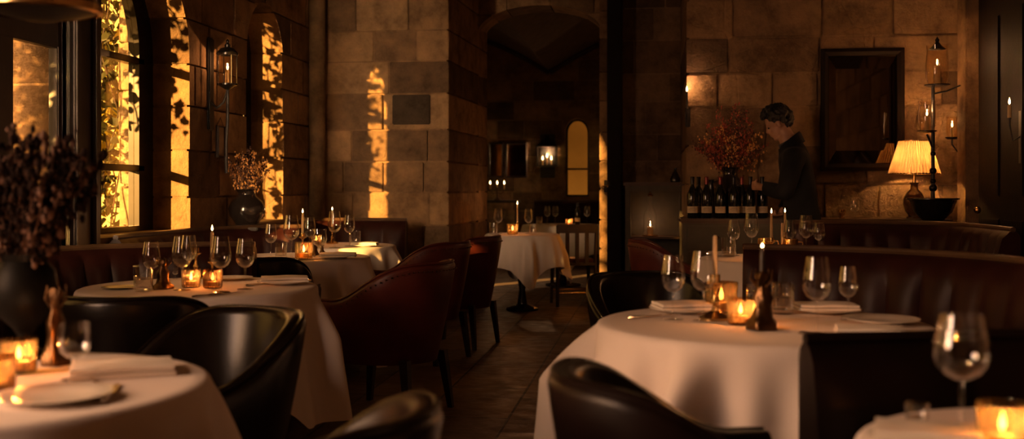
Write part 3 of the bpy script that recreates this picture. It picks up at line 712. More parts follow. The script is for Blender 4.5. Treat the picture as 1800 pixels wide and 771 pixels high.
def b_figure():
    """small cast bronze candle holder shaped like a gnarled bell"""
    t = thing('bronze_holder', '', 'candle holder')
    rip = lambda a, z: 1+0.10*math.sin(5*a+z*60)
    MB().lathe([(0, 0), (0.036, 0.0), (0.037, 0.012), (0.026, 0.022), (0.020, 0.045), (0.024, 0.062), (0.013, 0.078), (0.016, 0.092), (0.019, 0.104), (0.012, 0.112), (0, 0.104)], 30, ripple=rip).build('body', 'bronze', t, 60)
    for k in range(5):
        a = k*1.257; MB().tube([(0.012*math.cos(a), 0.012*math.sin(a), 0.085), (0.028*math.cos(a+.3), 0.028*math.sin(a+.3), 0.098), (0.026*math.cos(a+.6), 0.026*math.sin(a+.6), 0.116)], [0.004, 0.0035, 0.0015], 6).build('leaf', 'bronze', t)
    return t
def b_plate_of(m):
    def mk():
        t = thing('plate', '', 'plate')
        MB().lathe([(0, 0.002), (0.065, 0.001), (0.075, 0.006), (0.125, 0.014), (0.127, 0.017), (0.123, 0.0175), (0.075, 0.010), (0.06, 0.007), (0, 0.007)], 44).build('dish', m, t, 60)
        MB().lathe([(0.055, 0.0), (0.062, 0.0), (0.062, 0.004), (0.055, 0.004)], 36).build('foot_ring', m, t, 40)
        return t
    return mk
def b_napkin():
    t = thing('napkin', '', 'napkin')
    rows = []
    for k, (z, w) in enumerate(((0.0, 0.0), (0.009, 0.004), (0.0105, 0.0), (0.019, 0.005), (0.0205, 0.002))):
        pass
    for layer in range(2):
        mb = MB(); z0 = 0.0125*layer; sx, sy = 0.105-0.003*layer, 0.072-0.003*layer
        top, bot = [], []
        for i in range(13):
            a = []; b = []
            for j in range(9):
                x = -sx+2*sx*i/12; y = -sy+2*sy*j/8; e = min(1, min(12-i, i, 8-j, j)/1.0)
                w = 0.0018*math.sin(x*40+layer)+0.0014*math.cos(y*55)
                a.append((x, y, z0+0.0095+0.0025*e+w*(layer+1)/3)); b.append((x, y, z0+0.0002+w*layer/3))
            top.append(a); bot.append(b)
        mb.grid(top); mb.grid(bot)
        n = 13; ring_t = [top[i][0] for i in range(13)]+[top[12][j] for j in range(1, 9)]+[top[i][8] for i in range(11, -1, -1)]+[top[0][j] for j in range(7, 0, -1)]
        ring_b = [bot[i][0] for i in range(13)]+[bot[12][j] for j in range(1, 9)]+[bot[i][8] for i in range(11, -1, -1)]+[bot[0][j] for j in range(7, 0, -1)]
        mb.grid([ring_t, ring_b], cv=True); mb.build('fold', 'napkin', t, 60)
    return t
def b_knife():
    t = thing('table_knife', '', 'knife')
    MB().prism([(0, 0.008), (0.10, 0.009), (0.118, 0.003), (0.115, -0.004), (0.0, -0.006)], 2, 0.002, 0.0035).build('blade', 'silver', t, 30)
    MB().tube([(-0.10, 0, 0.005), (-0.09, 0, 0.005), (-0.03, 0, 0.004), (0.003, 0, 0.003)], [0.004, 0.006, 0.0045, 0.003], 8).build('handle', 'silver', t)
    return t
def b_fork():
    t = thing('table_fork', '', 'fork')
    MB().tube([(-0.11, 0, 0.004), (-0.09, 0, 0.0045), (0.0, 0, 0.0045), (0.03, 0, 0.006)], [0.0045, 0.0055, 0.003, 0.0025], 8).build('handle', 'silver', t)
    h = MB(); h.prism([(0.025, -0.004), (0.045, -0.011), (0.06, -0.011), (0.06, 0.011), (0.045, 0.011), (0.025, 0.004)], 2, 0.005, 0.007)
    for k in range(4): y = -0.009+0.006*k; h.tube([(0.058, y, 0.006), (0.08, y, 0.007), (0.098, y, 0.004)], [0.0017, 0.0015, 0.0008], 6)
    h.build('tines', 'silver', t); return t
def b_gold_cup():
    t = thing('gold_cup', '', 'cup')
    MB().lathe([(0, 0), (0.028, 0), (0.029, 0.004), (0.010, 0.012), (0.010, 0.022), (0.030, 0.036), (0.036, 0.06), (0.034, 0.085), (0.0325, 0.085), (0.0345, 0.06), (0.028, 0.039), (0, 0.028)], 28).build('bowl', 'brass', t, 60)
    MB().tube([(0.034, 0, 0.075), (0.052, 0, 0.072), (0.055, 0, 0.055), (0.045, 0, 0.042), (0.033, 0, 0.045)], 0.003, 8).build('handle', 'brass', t); return t
BUILD.update(wine=b_wine, goblet=b_goblet, tumbler=b_tumbler, votive=b_votive_of('amber'), votive_dark=b_votive_of('smoke_glass'), stick=b_stick, taper=b_taper_of('wax'),
             taper_black=b_taper_of('black_wax'), taper_unlit=b_taper_of('wax', False), figure=b_figure, plate=b_plate_of('china'), plate_green=b_plate_of('china_green'),
             napkin=b_napkin, knife=b_knife, fork=b_fork, cup=b_gold_cup)
HT = dict(wine=0.23, goblet=0.15, tumbler=0.095, votive=0.075, votive_dark=0.075, figure=0.116, stick=0.115, cup=0.085)
ZT = TZ+0.0015
def snap(p, m=0.06):
    best = min(TABLES, key=lambda t: (t[0]-p).xy.length-t[1]); v = (p-best[0]).xy; lim = best[1]-m
    if v.length > lim: v = v*(lim/v.length)
    return Vector((best[0].x+v.x, best[0].y+v.y, p.z))
def on(px, py, m=0.11): return snap(at(px, py, ZT), m)
def ti(kind, px, py, label, top=None, group=None, rz=0.0, z=ZT, sc=1.0, minsc=0.0):
    p = snap(at(px, py, z), 0.11 if 'plate' in kind or kind == 'napkin' else 0.045)
    if top is not None: sc = (py-top)*depth(p)/F/HT[kind]
    return place(kind, (p.x, p.y, z), label, group, rz, sc)
def candle(px, py, label_s, label_c, flame_top, kind='taper', holder='stick', hsc=1.0, group=None):
    """candlestick standing at (px, py) on its cloth and the lit candle in it, the flame reaching row flame_top"""
    p = on(px, py, 0.05); place(holder, p, label_s, 'candlesticks on the tables', 0.3, hsc)
    zb = ZT+(0.090 if holder == 'stick' else 0.106)*(hsc[2] if isinstance(hsc, tuple) else hsc)
    ztop = H+(HY-flame_top)*depth(p)/F; hc = ztop-zb
    k = hc/0.203
    o = place(kind, (p.x, p.y, zb), label_c, 'lit dinner candles', 0, (1, 1, max(0.3, k)))
    for c in o.children:                                  # keep flame and wick at their true size
        if c.type == 'LIGHT' : continue
    return o

# ---- near left booth table
g = 'wine glasses on the near left booth table'
ti('wine', 266, 508, 'smaller wine glass behind the water tumbler on the near left booth table', 424, g)
ti('wine', 320, 510, 'tall wine glass left of the lit votive on the near left booth table', 415, g)
ti('wine', 332, 492, 'wine glass standing behind the tall glass left of the votive, near left booth table', 413, g)
ti('wine', 388, 513, 'tall wine glass in front of the lit taper on the near left booth table', 415, g)
ti('wine', 431, 508, 'wine glass nearest the napkin plate on the near left booth table', 419, g)
ti('tumbler', 252, 511, 'water tumbler at the left of the near left booth table', 467)
ti('figure', 287, 507, 'knobbly bronze holder beside the tumbler on the near left booth table', 453)
ti('votive', 336, 505, 'ribbed amber votive between two tall glasses on the near left booth table', 473, 'lit glass votives')
ti('votive_dark', 374, 506, 'dark glass votive below the taper on the near left booth table', 473, 'lit glass votives')
candle(373, 494, 'brass candlestick of the taper on the near left booth table', 'lit taper candle on the near left booth table', 392, hsc=1.0)
ti('stick', 344, 489, 'empty brass candlestick behind the amber votive on the near left booth table', 435)
ti('goblet', 308, 490, 'short stemmed glass behind the bronze holder on the near left booth table', 470)
pp = on(500, 499); place('plate', pp, 'plate under a folded napkin at the right edge of the near left booth table', 'dinner plates')
place('napkin', pp+Vector((0, 0, 0.013)), 'folded napkin on the plate at the right edge of the near left booth table', 'folded napkins', 0.35, 1.05)
ti('plate_green', 210, 507, 'green rimmed plate at the left edge of the near left booth table', sc=0.62)
ti('plate', 408, 491, 'plate at the back of the near left booth table', sc=0.8, group='dinner plates')
ti('knife', 396, 517, 'knife lying before the tall glass on the near left booth table', rz=1.2)
ti('fork', 375, 519, 'fork lying beside the knife on the near left booth table', rz=1.1)
ti('knife', 455, 500, 'knife beside the napkin plate on the near left booth table', rz=1.3)
# ---- second left table
g = 'wine glasses on the second left table'
ti('wine', 476, 452, 'wine glass at the left end of the second left table', 393, g)
ti('wine', 512, 454, 'larger wine glass left of the gold votive on the second left table', 378, g)
ti('wine', 545, 443, 'wine glass behind the small goblet on the second left table', 381, g)
ti('goblet', 561, 451, 'small round goblet right of the gold votive on the second left table', 402)
ti('votive', 534, 455, 'glowing gold votive at the middle of the second left table', 425, 'lit glass votives')
ti('tumbler', 494, 453, 'cut glass tumbler left of the gold votive on the second left table', 426)
ti('figure', 553, 449, 'dark pepper pot beside the goblet on the second left table', 422)
candle(532, 446, 'candlestick behind the gold votive on the second left table', 'lit taper rising behind the gold votive on the second left table', 364, hsc=1.25)
pp = on(606, 455); place('plate', pp, 'plate under a napkin on the second left table', 'dinner plates', 0, 1.0)
place('napkin', pp+Vector((0.02, 0, 0.013)), 'folded napkin on the plate of the second left table', 'folded napkins', 0.2, 1.1)
ti('fork', 560, 458, 'fork left of the plate on the second left table', rz=0.4)
# ---- corner table
g = 'wine glasses on the far left corner table'
ti('wine', 586, 438, 'tall wine glass on the far left corner table in front of a lit taper', 374, g)
ti('wine', 614, 432, 'wine glass beside the tumbler on the far left corner table', 378, g)
ti('tumbler', 624, 432, 'water tumbler on the far left corner table', 406)
ti('figure', 590, 440, 'dark knobbly holder on the far left corner table', 425)
candle(584, 428, 'brass candlestick on the far left corner table', 'lit taper on the far left corner table', 361, hsc=1.2)
pp = on(657, 434); place('plate', pp, 'plate under a napkin on the far left corner table', 'dinner plates', 0, 0.9)
place('napkin', pp+Vector((0, 0, 0.013)), 'folded napkin on the far left corner table', 'folded napkins', 0.1, 0.95)
ti('votive_dark', 556, 430, 'dim votive at the left of the far left corner table', 412, 'lit glass votives')
# ---- archway table
ti('wine', 876, 410, 'wine glass at the left of the archway table', 366, 'wine glasses on the archway table')
ti('wine', 929, 410, 'wine glass at the right of the archway table', 367, 'wine glasses on the archway table')
ti('tumbler', 867, 411, 'tumbler at the left edge of the archway table', 391)
ti('tumbler', 937, 411, 'tumbler at the right edge of the archway table', 393)
ti('votive', 901, 412, 'bright votive on the archway table', 393, 'lit glass votives')
candle(905, 407, 'candlestick on the archway table', 'lit taper on the archway table', 351, hsc=0.9)
# ---- big right table
g = 'wine glasses on the big right table'
ti('wine', 1183, 561, 'wine glass at the left end of the big right table', 448, g)
ti('wine', 1236, 563, 'wine glass beside the tall brass candlestick on the big right table', 441, g)
ti('wine', 1436, 586, 'largest wine glass right of the black candle on the big right table', 451, g)
ti('wine', 1491, 562, 'wine glass beside the napkin at the right of the big right table', 468, g)
ti('tumbler', 1375, 551, 'tumbler behind the bronze holder on the big right table', 496)
ti('votive', 1302, 570, 'ribbed amber votive glowing on the big right table', 524, 'lit glass votives')
ti('votive_dark', 1268, 549, 'dim smoky votive behind the brass candlestick on the big right table', 495, 'lit glass votives')
ti('goblet', 1325, 552, 'goblet behind the lit votive on the big right table', 500)
candle(1340, 578, 'gnarled bronze candle holder on the big right table', 'black lit candle in the bronze holder on the big right table', 424, 'taper_black', 'figure', (1.3, 1.3, 1.65))
pp = on(1257, 561); place('stick', pp, 'tall brass candlestick left of the votive on the big right table', 'candlesticks on the tables', 0, 1.35)
place('taper_unlit', pp+Vector((0, 0, 0.1215)), 'unlit dark taper in the brass candlestick on the big right table', None, 0, (0.9, 0.9, 1.05))
for px, py, w, rz, s in ((1205, 548, 'left back of the big right table', 0.3, 1.05), (1452, 549, 'back of the big right table behind the large glass', 0.1, 1.0)):
    pp = on(px, py); place('plate', pp, 'plate under a napkin at the '+w, 'dinner plates', 0, s)
    place('napkin', pp+Vector((0, 0, 0.013)), 'napkin on the plate at the '+w, 'folded napkins', rz, s)
ti('plate', 1548, 567, 'empty plate at the right edge of the big right table', sc=1.0, group='dinner plates')
ti('napkin', 1530, 586, 'folded napkin lying on the cloth right of the large wine glass, big right table', rz=-0.1, sc=1.0, group='folded napkins')
ti('knife', 1462, 590, 'knife beside the large wine glass on the big right table', rz=-0.3)
ti('fork', 1150, 557, 'fork at the left edge of the big right table', rz=0.6)
# ---- right table before the sideboard
g = 'wine glasses on the right table before the sideboard'
ti('wine', 1290, 449, 'wine glass beside the tumbler, left on the right table before the sideboard', 386, g)
ti('wine', 1321, 449, 'larger wine glass left of the lit tapers, right table before the sideboard', 375, g)
ti('wine', 1389, 447, 'wine glass just behind the right-hand taper, right table before the sideboard', 386, g)
ti('wine', 1417, 449, 'larger wine glass right of the tapers, right table before the sideboard', 378, g)
ti('wine', 1448, 448, 'smaller wine glass at the right end of the right table before the sideboard', 389, g)
ti('tumbler', 1281, 451, 'tumbler at the left of the right table before the sideboard', 417)
ti('votive', 1320, 455, 'lit votive under the large glass on the right table before the sideboard', 428, 'lit glass votives')
ti('cup', 1346, 452, 'small gold cup by the left taper on the right table before the sideboard', 418)
ti('cup', 1390, 453, 'small gold cup by the right taper on the right table before the sideboard', 420)
candle(1356, 455, 'left brass candlestick on the right table before the sideboard', 'left lit taper on the right table before the sideboard', 363, hsc=1.2)
candle(1387, 443, 'right brass candlestick on the right table before the sideboard', 'right lit taper on the right table before the sideboard', 363, hsc=1.3)
pp = on(1375, 452); place('stick', pp, 'brass candlestick between the two lit ones on the right table', 'candlesticks on the tables', 0, 0.8)
place('taper_unlit', pp+Vector((0, 0, 0.073)), 'unlit cream taper between the two lit ones on the right table', None, 0, (1, 1, 0.95))
pp = on(1262, 449); place('plate', pp, 'plate under a napkin on the right table before the sideboard', 'dinner plates', 0, 0.8)
place('napkin', pp+Vector((0, 0, 0.011)), 'napkin on the plate of the right table before the sideboard', 'folded napkins', 0.4, 0.75)
# ---- lower left table
ti('votive', 33, 655, 'blurred amber votive on the lower left table', 596, 'lit glass votives')
ti('goblet', 131, 668, 'blurred stemmed glass on the lower left table', 567)
ti('votive_dark', -8, 690, 'dark glass at the left picture edge on the lower left table', 625, 'lit glass votives')
pp = on(95, 702); place('plate', pp, 'blurred plate at the front of the lower left table', 'dinner plates', 0, 0.95)
ti('napkin', 215, 655, 'blurred folded napkin at the back of the lower left table', rz=0.5, sc=1.15, group='folded napkins')
ti('knife', 195, 692, 'blurred knife right of the plate on the lower left table', rz=1.9)
ti('fork', 165, 672, 'blurred fork behind the plate on the lower left table', rz=2.2)
ti('figure', 98, 640, 'dark slender candle holder beside the urn on the lower left table', sc=(0.95, 0.95, 1.75))
# ---- lower right table
p = snap(at(1690, 752, ZT), 0.05); k = 0.215/0.23; place('wine', p, 'big blurred wine glass close to the camera on the lower right table', None, 0, (1.22, 1.22, k))
ti('votive', 1762, 790, 'amber votive in the lower right picture corner', 708, 'lit glass votives')
ti('tumbler', 1612, 760, 'blurred tumbler on the lower right table', 708)
pp = on(1545, 775); place('plate', pp, 'blurred plate on the lower right table', 'dinner plates', 0, 0.8)
place('napkin', pp+Vector((0, 0, 0.011)), 'blurred napkin on the plate of the lower right table', 'folded napkins', -0.2, 0.85)
# ---- table in the second room
for px, w in ((962, 'left of the bottle'), (976, 'close left of the dark bottle'), (1032, 'right of the dark bottle')):
    ti('wine', px, 394, 'wine glass '+w+' on the dim second room table', 362, 'wine glasses in the second room')
ti('tumbler', 948, 395, 'tumbler on the dim second room table', 380)
ti('votive', 1000, 396, 'faint votive on the dim second room table', 384, 'lit glass votives')

# ------------------------------------------------------------------ bottles
def b_bottle_of(foil):
    def mk():
        t = thing('wine_bottle', '', 'bottle')
        MB().lathe([(0, 0.004), (0.034, 0.0), (0.040, 0.005), (0.041, 0.15), (0.0405, 0.175), (0.036, 0.200), (0.024, 0.228), (0.0155, 0.250), (0.0148, 0.312), (0.0, 0.313)], 32).build('body', 'bottle', t, 50)
        MB().lathe([(0.0157, 0.262), (0.0155, 0.305), (0.017, 0.306), (0.017, 0.318), (0.015, 0.322), (0, 0.322)], 20).build('capsule', foil, t)
        lb = MB(); rows = [[(0.0418*math.cos(a), 0.0418*math.sin(a), z) for z in (0.042, 0.092)] for a in [-PI/2-1.25+2.5*i/20 for i in range(21)]]
        lb.grid(rows); l = lb.build('label_paper', 'paper', t, 60)
        s = MB()
        for z, w in ((0.080, 0.5), (0.071, 0.75), (0.058, 0.6)):
            rows = [[(0.0421*math.cos(a), 0.0421*math.sin(a), z+q) for q in (0, 0.0025)] for a in [-PI/2-w+2*w*i/10 for i in range(11)]]; s.grid(rows)
        s.build('print', 'ink', l, 0)
        return t
    return mk
BUILD.update(bottle=b_bottle_of('foil_dark'), bottle_red=b_bottle_of('foil'))
p = on(1015, 394); place('bottle', p, 'dark wine bottle on the dim second room table', None, 0, 0.85)

# ------------------------------------------------------------------ sideboard and what stands on it
SZ = 0.975; SY0, SY1, SX0, SX1 = 8.40, 8.88, 0.19, 2.22
sb = thing('sideboard', 'long green painted sideboard with a wooden top holding the bottles and lamp', 'sideboard', ((SX0+SX1)/2, 8.64, 0))
q = (SX0+SX1)/2
def sbx(a, b): return ((a[0]-q, a[1]-8.64, a[2]), (b[0]-q, b[1]-8.64, b[2]))
MB().bbox(*sbx((SX0+0.03, SY0+0.03, 0.08), (SX1-0.03, SY1-0.01, SZ-0.035))).build('body', 'green_paint', sb)
MB().bbox(*sbx((SX0+0.05, SY0+0.05, 0.0), (SX1-0.05, SY1-0.02, 0.09))).build('plinth', 'dark_wood', sb)
MB().bbox(*sbx((SX0, SY0, SZ-0.038), (SX1, SY1, SZ)), 0.014).build('top', 'wood', sb)
for k in range(4):
    x0 = SX0+0.06+k*0.485
    dr = MB().bbox(*sbx((x0, SY0+0.012, 0.74), (x0+0.46, SY0+0.035, 0.92)), 0.006).build('drawer', 'green_paint', sb)
    MB().ball((x0+0.23-q, SY0-0.002-8.64, 0.83), 0.014).build('knob', 'brass', dr)
    do = MB().bbox(*sbx((x0, SY0+0.012, 0.12), (x0+0.46, SY0+0.035, 0.72)), 0.006).build('door', 'green_paint', sb)
    MB().bbox(*sbx((x0+0.06, SY0+0.004, 0.18), (x0+0.40, SY0+0.014, 0.66)), 0.006).build('panel', 'green_paint', do)
gb = 'wine bottles on the sideboard'
for i, (px, yy, kd, lab) in enumerate([
    (1217, 8.47, 'bottle', 'wine bottle at the left end of the front row on the sideboard'),
    (1242, 8.47, 'bottle_red', 'second front wine bottle from the left, with a red capsule, on the sideboard'),
    (1266, 8.47, 'bottle_red', 'third front wine bottle from the left on the sideboard'),
    (1290, 8.47, 'bottle', 'fourth front wine bottle from the left, before the vase, on the sideboard'),
    (1319, 8.47, 'bottle', 'wine bottle held by the waiter on the sideboard'),
    (1340, 8.56, 'bottle', 'wine bottle behind the waiter\'s arm on the sideboard'),
    (1228, 8.57, 'bottle', 'back row wine bottle between the first two front bottles'),
    (1304, 8.558, 'bottle_red', 'back row wine bottle between the vase and the waiter\'s hand')]):
    x = aty(px, 380, yy).x; place(kd, (x, yy, SZ), lab, gb, 0, 1.0)

def bouquet(name, label, loc, n, hgt, spread, ms, seed, bud=0.010, nb=26, up=0.35):
    R = random.Random(seed); t = thing(name, label, 'dried flowers', loc)
    for i in range(n):
        a = 2*PI*i/n+R.uniform(-.4, .4); q = math.sqrt(R.random()); h = hgt*(R.uniform(0.65, 1.05)*(1-up*q)); sp = spread*q
        p0 = Vector((0.02*math.cos(a), 0.02*math.sin(a), -0.10)); p3 = Vector((sp*math.cos(a), sp*math.sin(a), h)); p1 = Vector((0.3*sp*math.cos(a), 0.3*sp*math.sin(a), h*0.35))
        pts = [(p0*(1-u)**2+p1*2*u*(1-u)+p3*u*u)+Vector((R.gauss(0, .004), R.gauss(0, .004), 0)) for u in [k/8 for k in range(9)]]
        st = MB(); st.tube(pts, [0.0030-0.0022*k/8 for k in range(9)], 5); bl = MB()
        for k in range(nb):
            u = R.uniform(0.32, 1.0); c = p0*(1-u)**2+p1*2*u*(1-u)+p3*u*u
            off = Vector((R.gauss(0, 1), R.gauss(0, 1), R.gauss(0.3, 0.8)))*0.022*(1.35-u)*hgt/0.4
            e = c+off
            if k % 3 == 0: st.tube([c, e], 0.0011, 4)
            bl.ball(e, bud*R.uniform(0.5, 1.2), 6, (R.uniform(.7, 1), R.uniform(.7, 1), R.uniform(.8, 1.6)))
        b = st.build('branch', 'dry', t, 60); bl.build('blossoms', R.choice(ms), b, 60)
    return t
def vase(label, loc, prof, m='glaze', cat='vase', handles=False):
    t = thing('vase', label, cat, loc)
    MB().lathe(prof, 40).build('body', m, t, 60)
    r, z = prof[-3]
    MB().lathe([(r, z-0.006), (r+0.008, z), (r, z+0.006)], 36).build('lip', m, t, 60)
    return t
vprof = [(0, 0), (0.075, 0), (0.08, 0.012), (0.075, 0.02), (0.115, 0.09), (0.125, 0.14), (0.105, 0.195), (0.062, 0.235), (0.056, 0.26), (0.072, 0.285), (0.064, 0.284), (0.048, 0.26)]
x = aty(1285, 380, 8.62).x
vase('black glazed vase behind the wine bottles on the sideboard', (x, 8.70, SZ), [(r*0.98, z*1.38) for r, z in vprof])
bq = bouquet('dried_flowers', 'bushy red and rust dried flowers, highlights coloured gold, in the black vase on the sideboard', (x, 8.70, SZ+0.385), 86, 0.66, 0.30, ['dry_red', 'dry_rust', 'dry_red', 'dry_dark'], 4, 0.0072, 34, 0.72)
bq.scale = (1, 0.6, 1)
# jug beside the vase
x = aty(1250, 380, 8.76).x
jg = thing('jug', 'dark long necked jug behind the left bottles on the sideboard', 'jug', (x, 8.76, SZ))
MB().lathe([(0, 0), (0.05, 0), (0.065, 0.05), (0.06, 0.12), (0.026, 0.19), (0.018, 0.27), (0.026, 0.30), (0.02, 0.30), (0.014, 0.27)], 28).build('body', 'glaze', jg)
MB().tube([(0.02, 0, 0.28), (0.07, 0, 0.30), (0.085, 0, 0.22), (0.06, 0, 0.13)], 0.006, 8).build('handle', 'glaze', jg)

# table lamp with a pleated shade
x = aty(1607, 384, 8.64).x
lp = thing('table_lamp', 'lit table lamp with a pleated cream shade on the sideboard', 'lamp', (x, 8.64, SZ))
MB().lathe([(0, 0), (0.058, 0), (0.06, 0.012), (0.045, 0.022), (0.07, 0.06), (0.084, 0.11), (0.082, 0.15), (0.06, 0.195), (0.03, 0.225), (0.026, 0.26), (0.036, 0.275), (0, 0.278)], 36).build('base', 'lamp_glaze', lp)
MB().lathe([(0, 0.275), (0.014, 0.277), (0.012, 0.33), (0.017, 0.335), (0.017, 0.37), (0, 0.37)], 16).build('socket', 'brass', lp)
MB().ball((0, 0, 0.40), 0.028, 12).build('bulb', 'bulb', lp)
sh = MB(); rows = []
for k in range(360):
    a = 2*PI*k/360; rip = 1+0.05*math.sin(44*a)
    rows.append([((0.185-0.075*u)*rip*math.cos(a), (0.185-0.075*u)*rip*math.sin(a), 0.345+0.25*u) for u in (0, .02, .25, .5, .75, .98, 1)])
sh.grid(rows, cu=True); sho = sh.build('shade', 'shade', lp, 80)
MB().lathe([(0.183, 0.341), (0.188, 0.341), (0.188, 0.349), (0.183, 0.349)], 60).build('trim', 'brass', sho)
MB().lathe([(0.109, 0.591), (0.113, 0.591), (0.113, 0.598), (0.109, 0.598)], 60).build('trim', 'brass', sho)
lamp_light(lp, (0, 0, 0.44), 19.0, (1.0, 0.47, 0.14), 0.02, 'lamp_light')

# small silver things on the sideboard beside the lamp
x = aty(1502, 384, 8.6).x
place('goblet', (x, 8.60, SZ), 'upturned glass on the sideboard left of the lamp', None, 0, 0.9)
x2 = aty(1480, 384, 8.62).x; place('cup', (x2, 8.62, SZ), 'small metal cup on the sideboard left of the lamp', None, 1.0, 0.8)

# mirror on the wall
p0, p1 = aty(1443, 300, 8.87), aty(1589, 84, 8.87)
mr = thing('wall_mirror', 'large dark framed mirror on the stone wall behind the waiter', 'mirror', ((p0.x+p1.x)/2, 8.89, p0.z))
w2, hh = (p1.x-p0.x)/2, p1.z-p0.z
def frame(mb, w, h, o, z0, y0, y1):
    out = [(-w, z0), (w, z0), (w, z0+h), (-w, z0+h)]; inn = [(-w+o, z0+o), (w-o, z0+o), (w-o, z0+h-o), (-w+o, z0+h-o)]
    rows = [[(a, y1, b), (a, y0, b), ((a+c)/2, y0-0.012, (b+d)/2), (c, y0+0.004, d), (c, y1, d)] for (a, b), (c, d) in zip(out, inn)]
    return mb.grid(rows, cu=True, cv=True)
frame(MB(), w2, hh, 0.055, 0, -0.045, 0.0).build('frame', 'door_wood', mr, 25)
fr2 = MB(); o = 0.05; bv = 0.11
out = [(-w2+o, o), (w2-o, o), (w2-o, hh-o), (-w2+o, hh-o)]; inn = [(-w2+o+bv*.6, o+bv), (w2-o-bv*.6, o+bv), (w2-o-bv*.6, hh-o-bv), (-w2+o+bv*.6, hh-o-bv)]
fr2.grid([[(a, -0.012, b), (c, -0.026, d)] for (a, b), (c, d) in zip(out, inn)], cu=True); fr2.build('bevelled_border', 'mirror', mr, 0)
MB().add([(a, -0.026, b) for a, b in inn], [(0, 1, 2, 3)]).build('glass', 'mirror', mr, 0)

# ------------------------------------------------------------------ green cabinet, glass lantern in it
cz = H+(HY-320)/F*depth(aty(1150, 320, 10.4)); a, b = aty(1099, 320, 10.4).x, aty(1204, 320, 10.4).x
cb = thing('open_cabinet', 'tall green open fronted cabinet in the recess beside the archway', 'cabinet', ((a+b)/2, 10.6, 0)); w = (b-a)/2
f = MB(); f.bbox((-w, -0.2, 0), (-w+0.05, 0.2, cz-0.03)); f.bbox((w-0.05, -0.2, 0), (w, 0.2, cz-0.03)); f.bbox((-w, 0.17, 0), (w, 0.2, cz-0.03)); f.bbox((-w, -0.2, 0), (w, 0.2, 0.12))
f.bbox((-w+0.05, -0.195, cz-0.09), (w-0.05, -0.17, cz-0.03)); f.build('carcass', 'green_paint', cb)
MB().bbox((-w-0.02, -0.22, cz-0.032), (w+0.01, 0.2, cz), 0.01).build('top', 'wood', cb)
szz = H-85/F*10.4
MB().bbox((-w+0.05, -0.19, szz-0.022), (w-0.05, 0.17, szz)).build('shelf', 'wood', cb)
MB().bbox((-w+0.05, -0.19, 0.34), (w-0.05, 0.17, 0.362)).build('shelf', 'wood', cb)
p = aty(1143, 415, 10.5)
ln = thing('glass_lantern', 'clear glass bottle shaped lantern on the shelf of the green cabinet', 'lantern', (p.x, 10.5, szz))
MB().lathe([(0, 0.0), (0.075, 0.0), (0.077, 0.01), (0.06, 0.016), (0, 0.017)], 28).build('base', 'brass', ln)
MB().lathe([(0.055, 0.015), (0.066, 0.03), (0.066, 0.20), (0.05, 0.25), (0.026, 0.29), (0.02, 0.37), (0.024, 0.385)], 32).build('chimney', 'glass', ln, 70)
w_ = MB().lathe([(0, 0.016), (0.028, 0.016), (0.028, 0.09), (0, 0.09)], 20).build('candle', 'wax', ln); flame_mesh(MB(), 0.095, 0.9).build('flame', 'flame', w_, 80)
lamp_light(ln, (0, 0, 0.137), 1.3)
MB().lathe([(0.0, 0.385), (0.028, 0.386), (0.03, 0.395), (0.012, 0.41), (0.009, 0.43), (0, 0.432)], 20).build('cap', 'brass', ln)
p = aty(1187, 318, 10.5)
de = thing('decanter', 'small dark decanter on top of the green cabinet', 'decanter', (p.x, 10.5, cz))
MB().lathe([(0, 0), (0.045, 0), (0.05, 0.03), (0.03, 0.08), (0.012, 0.11), (0.013, 0.135), (0, 0.135)], 24).build('body', 'glaze', de)
MB().ball((0, 0, 0.15), 0.018).build('stopper', 'glass', de)

# ------------------------------------------------------------------ lanterns and candles on the walls
def hurricane(parent, c, k, lit=True, w=0.6):
    """glass hurricane lamp with candle, parts of one sconce or stand"""
    x, y, z = c
    MB().lathe([(0.0, -0.012), (0.05*k, -0.01), (0.072*k, 0.0), (0.072*k, 0.006), (0.0, 0.006)], 28, c).build('pan', 'iron_gloss', parent)
    MB().lathe([(0.052*k, 0.006), (0.064*k, 0.05*k), (0.066*k, 0.12*k), (0.058*k, 0.2*k), (0.062*k, 0.235*k)], 32, c).build('glass_shade', 'lantern_glass', parent, 70)
    cd = MB().lathe([(0, 0.006), (0.019*k, 0.006), (0.018*k, 0.115*k), (0, 0.114*k)], 18, c).build('candle', 'wax', parent)
    f = MB(); flame_mesh(f, 0.12*k, 1.1); f.v = [(p[0]+x, p[1]+y, p[2]+z) for p in f.v]; f.build('flame', 'flame', cd, 80)
    lamp_light(parent, (x, y, z+0.12*k+0.05), w)
# wall lantern between the arched windows
p = atx(400, 150, -2.99)
wl = thing('wall_lantern', 'black iron and glass wall lantern between the two arched windows', 'lantern', (XL, p.y, p.z))
MB().bbox((-0.0, -0.045, -0.32), (0.025, 0.045, 0.34), 0.01).build('backplate', 'iron', wl)
MB().tube([(0.02, 0, -0.12), (0.06, 0, -0.16), (0.11, 0, -0.12), (0.14, 0, -0.03), (0.14, 0, 0.0)], 0.009, 8).build('bracket', 'iron', wl)
MB().lathe([(0, -0.03), (0.02, -0.028), (0.05, -0.008), (0.074, 0.0), (0.074, 0.012), (0, 0.012)], 12, (0.14, 0, 0)).build('pan', 'iron_gloss', wl)
MB().lathe([(0.066, 0.012), (0.066, 0.215)], 8, (0.14, 0, 0)).build('glass_shade', 'lantern_glass', wl, 10)
cg = MB()
for k in range(8): a_ = 2*PI*k/8; cg.tube([(0.14+0.068*math.cos(a_), 0.068*math.sin(a_), 0.01), (0.14+0.068*math.cos(a_), 0.068*math.sin(a_), 0.22)], 0.0032, 5)
cg.build('cage', 'iron_gloss', wl)
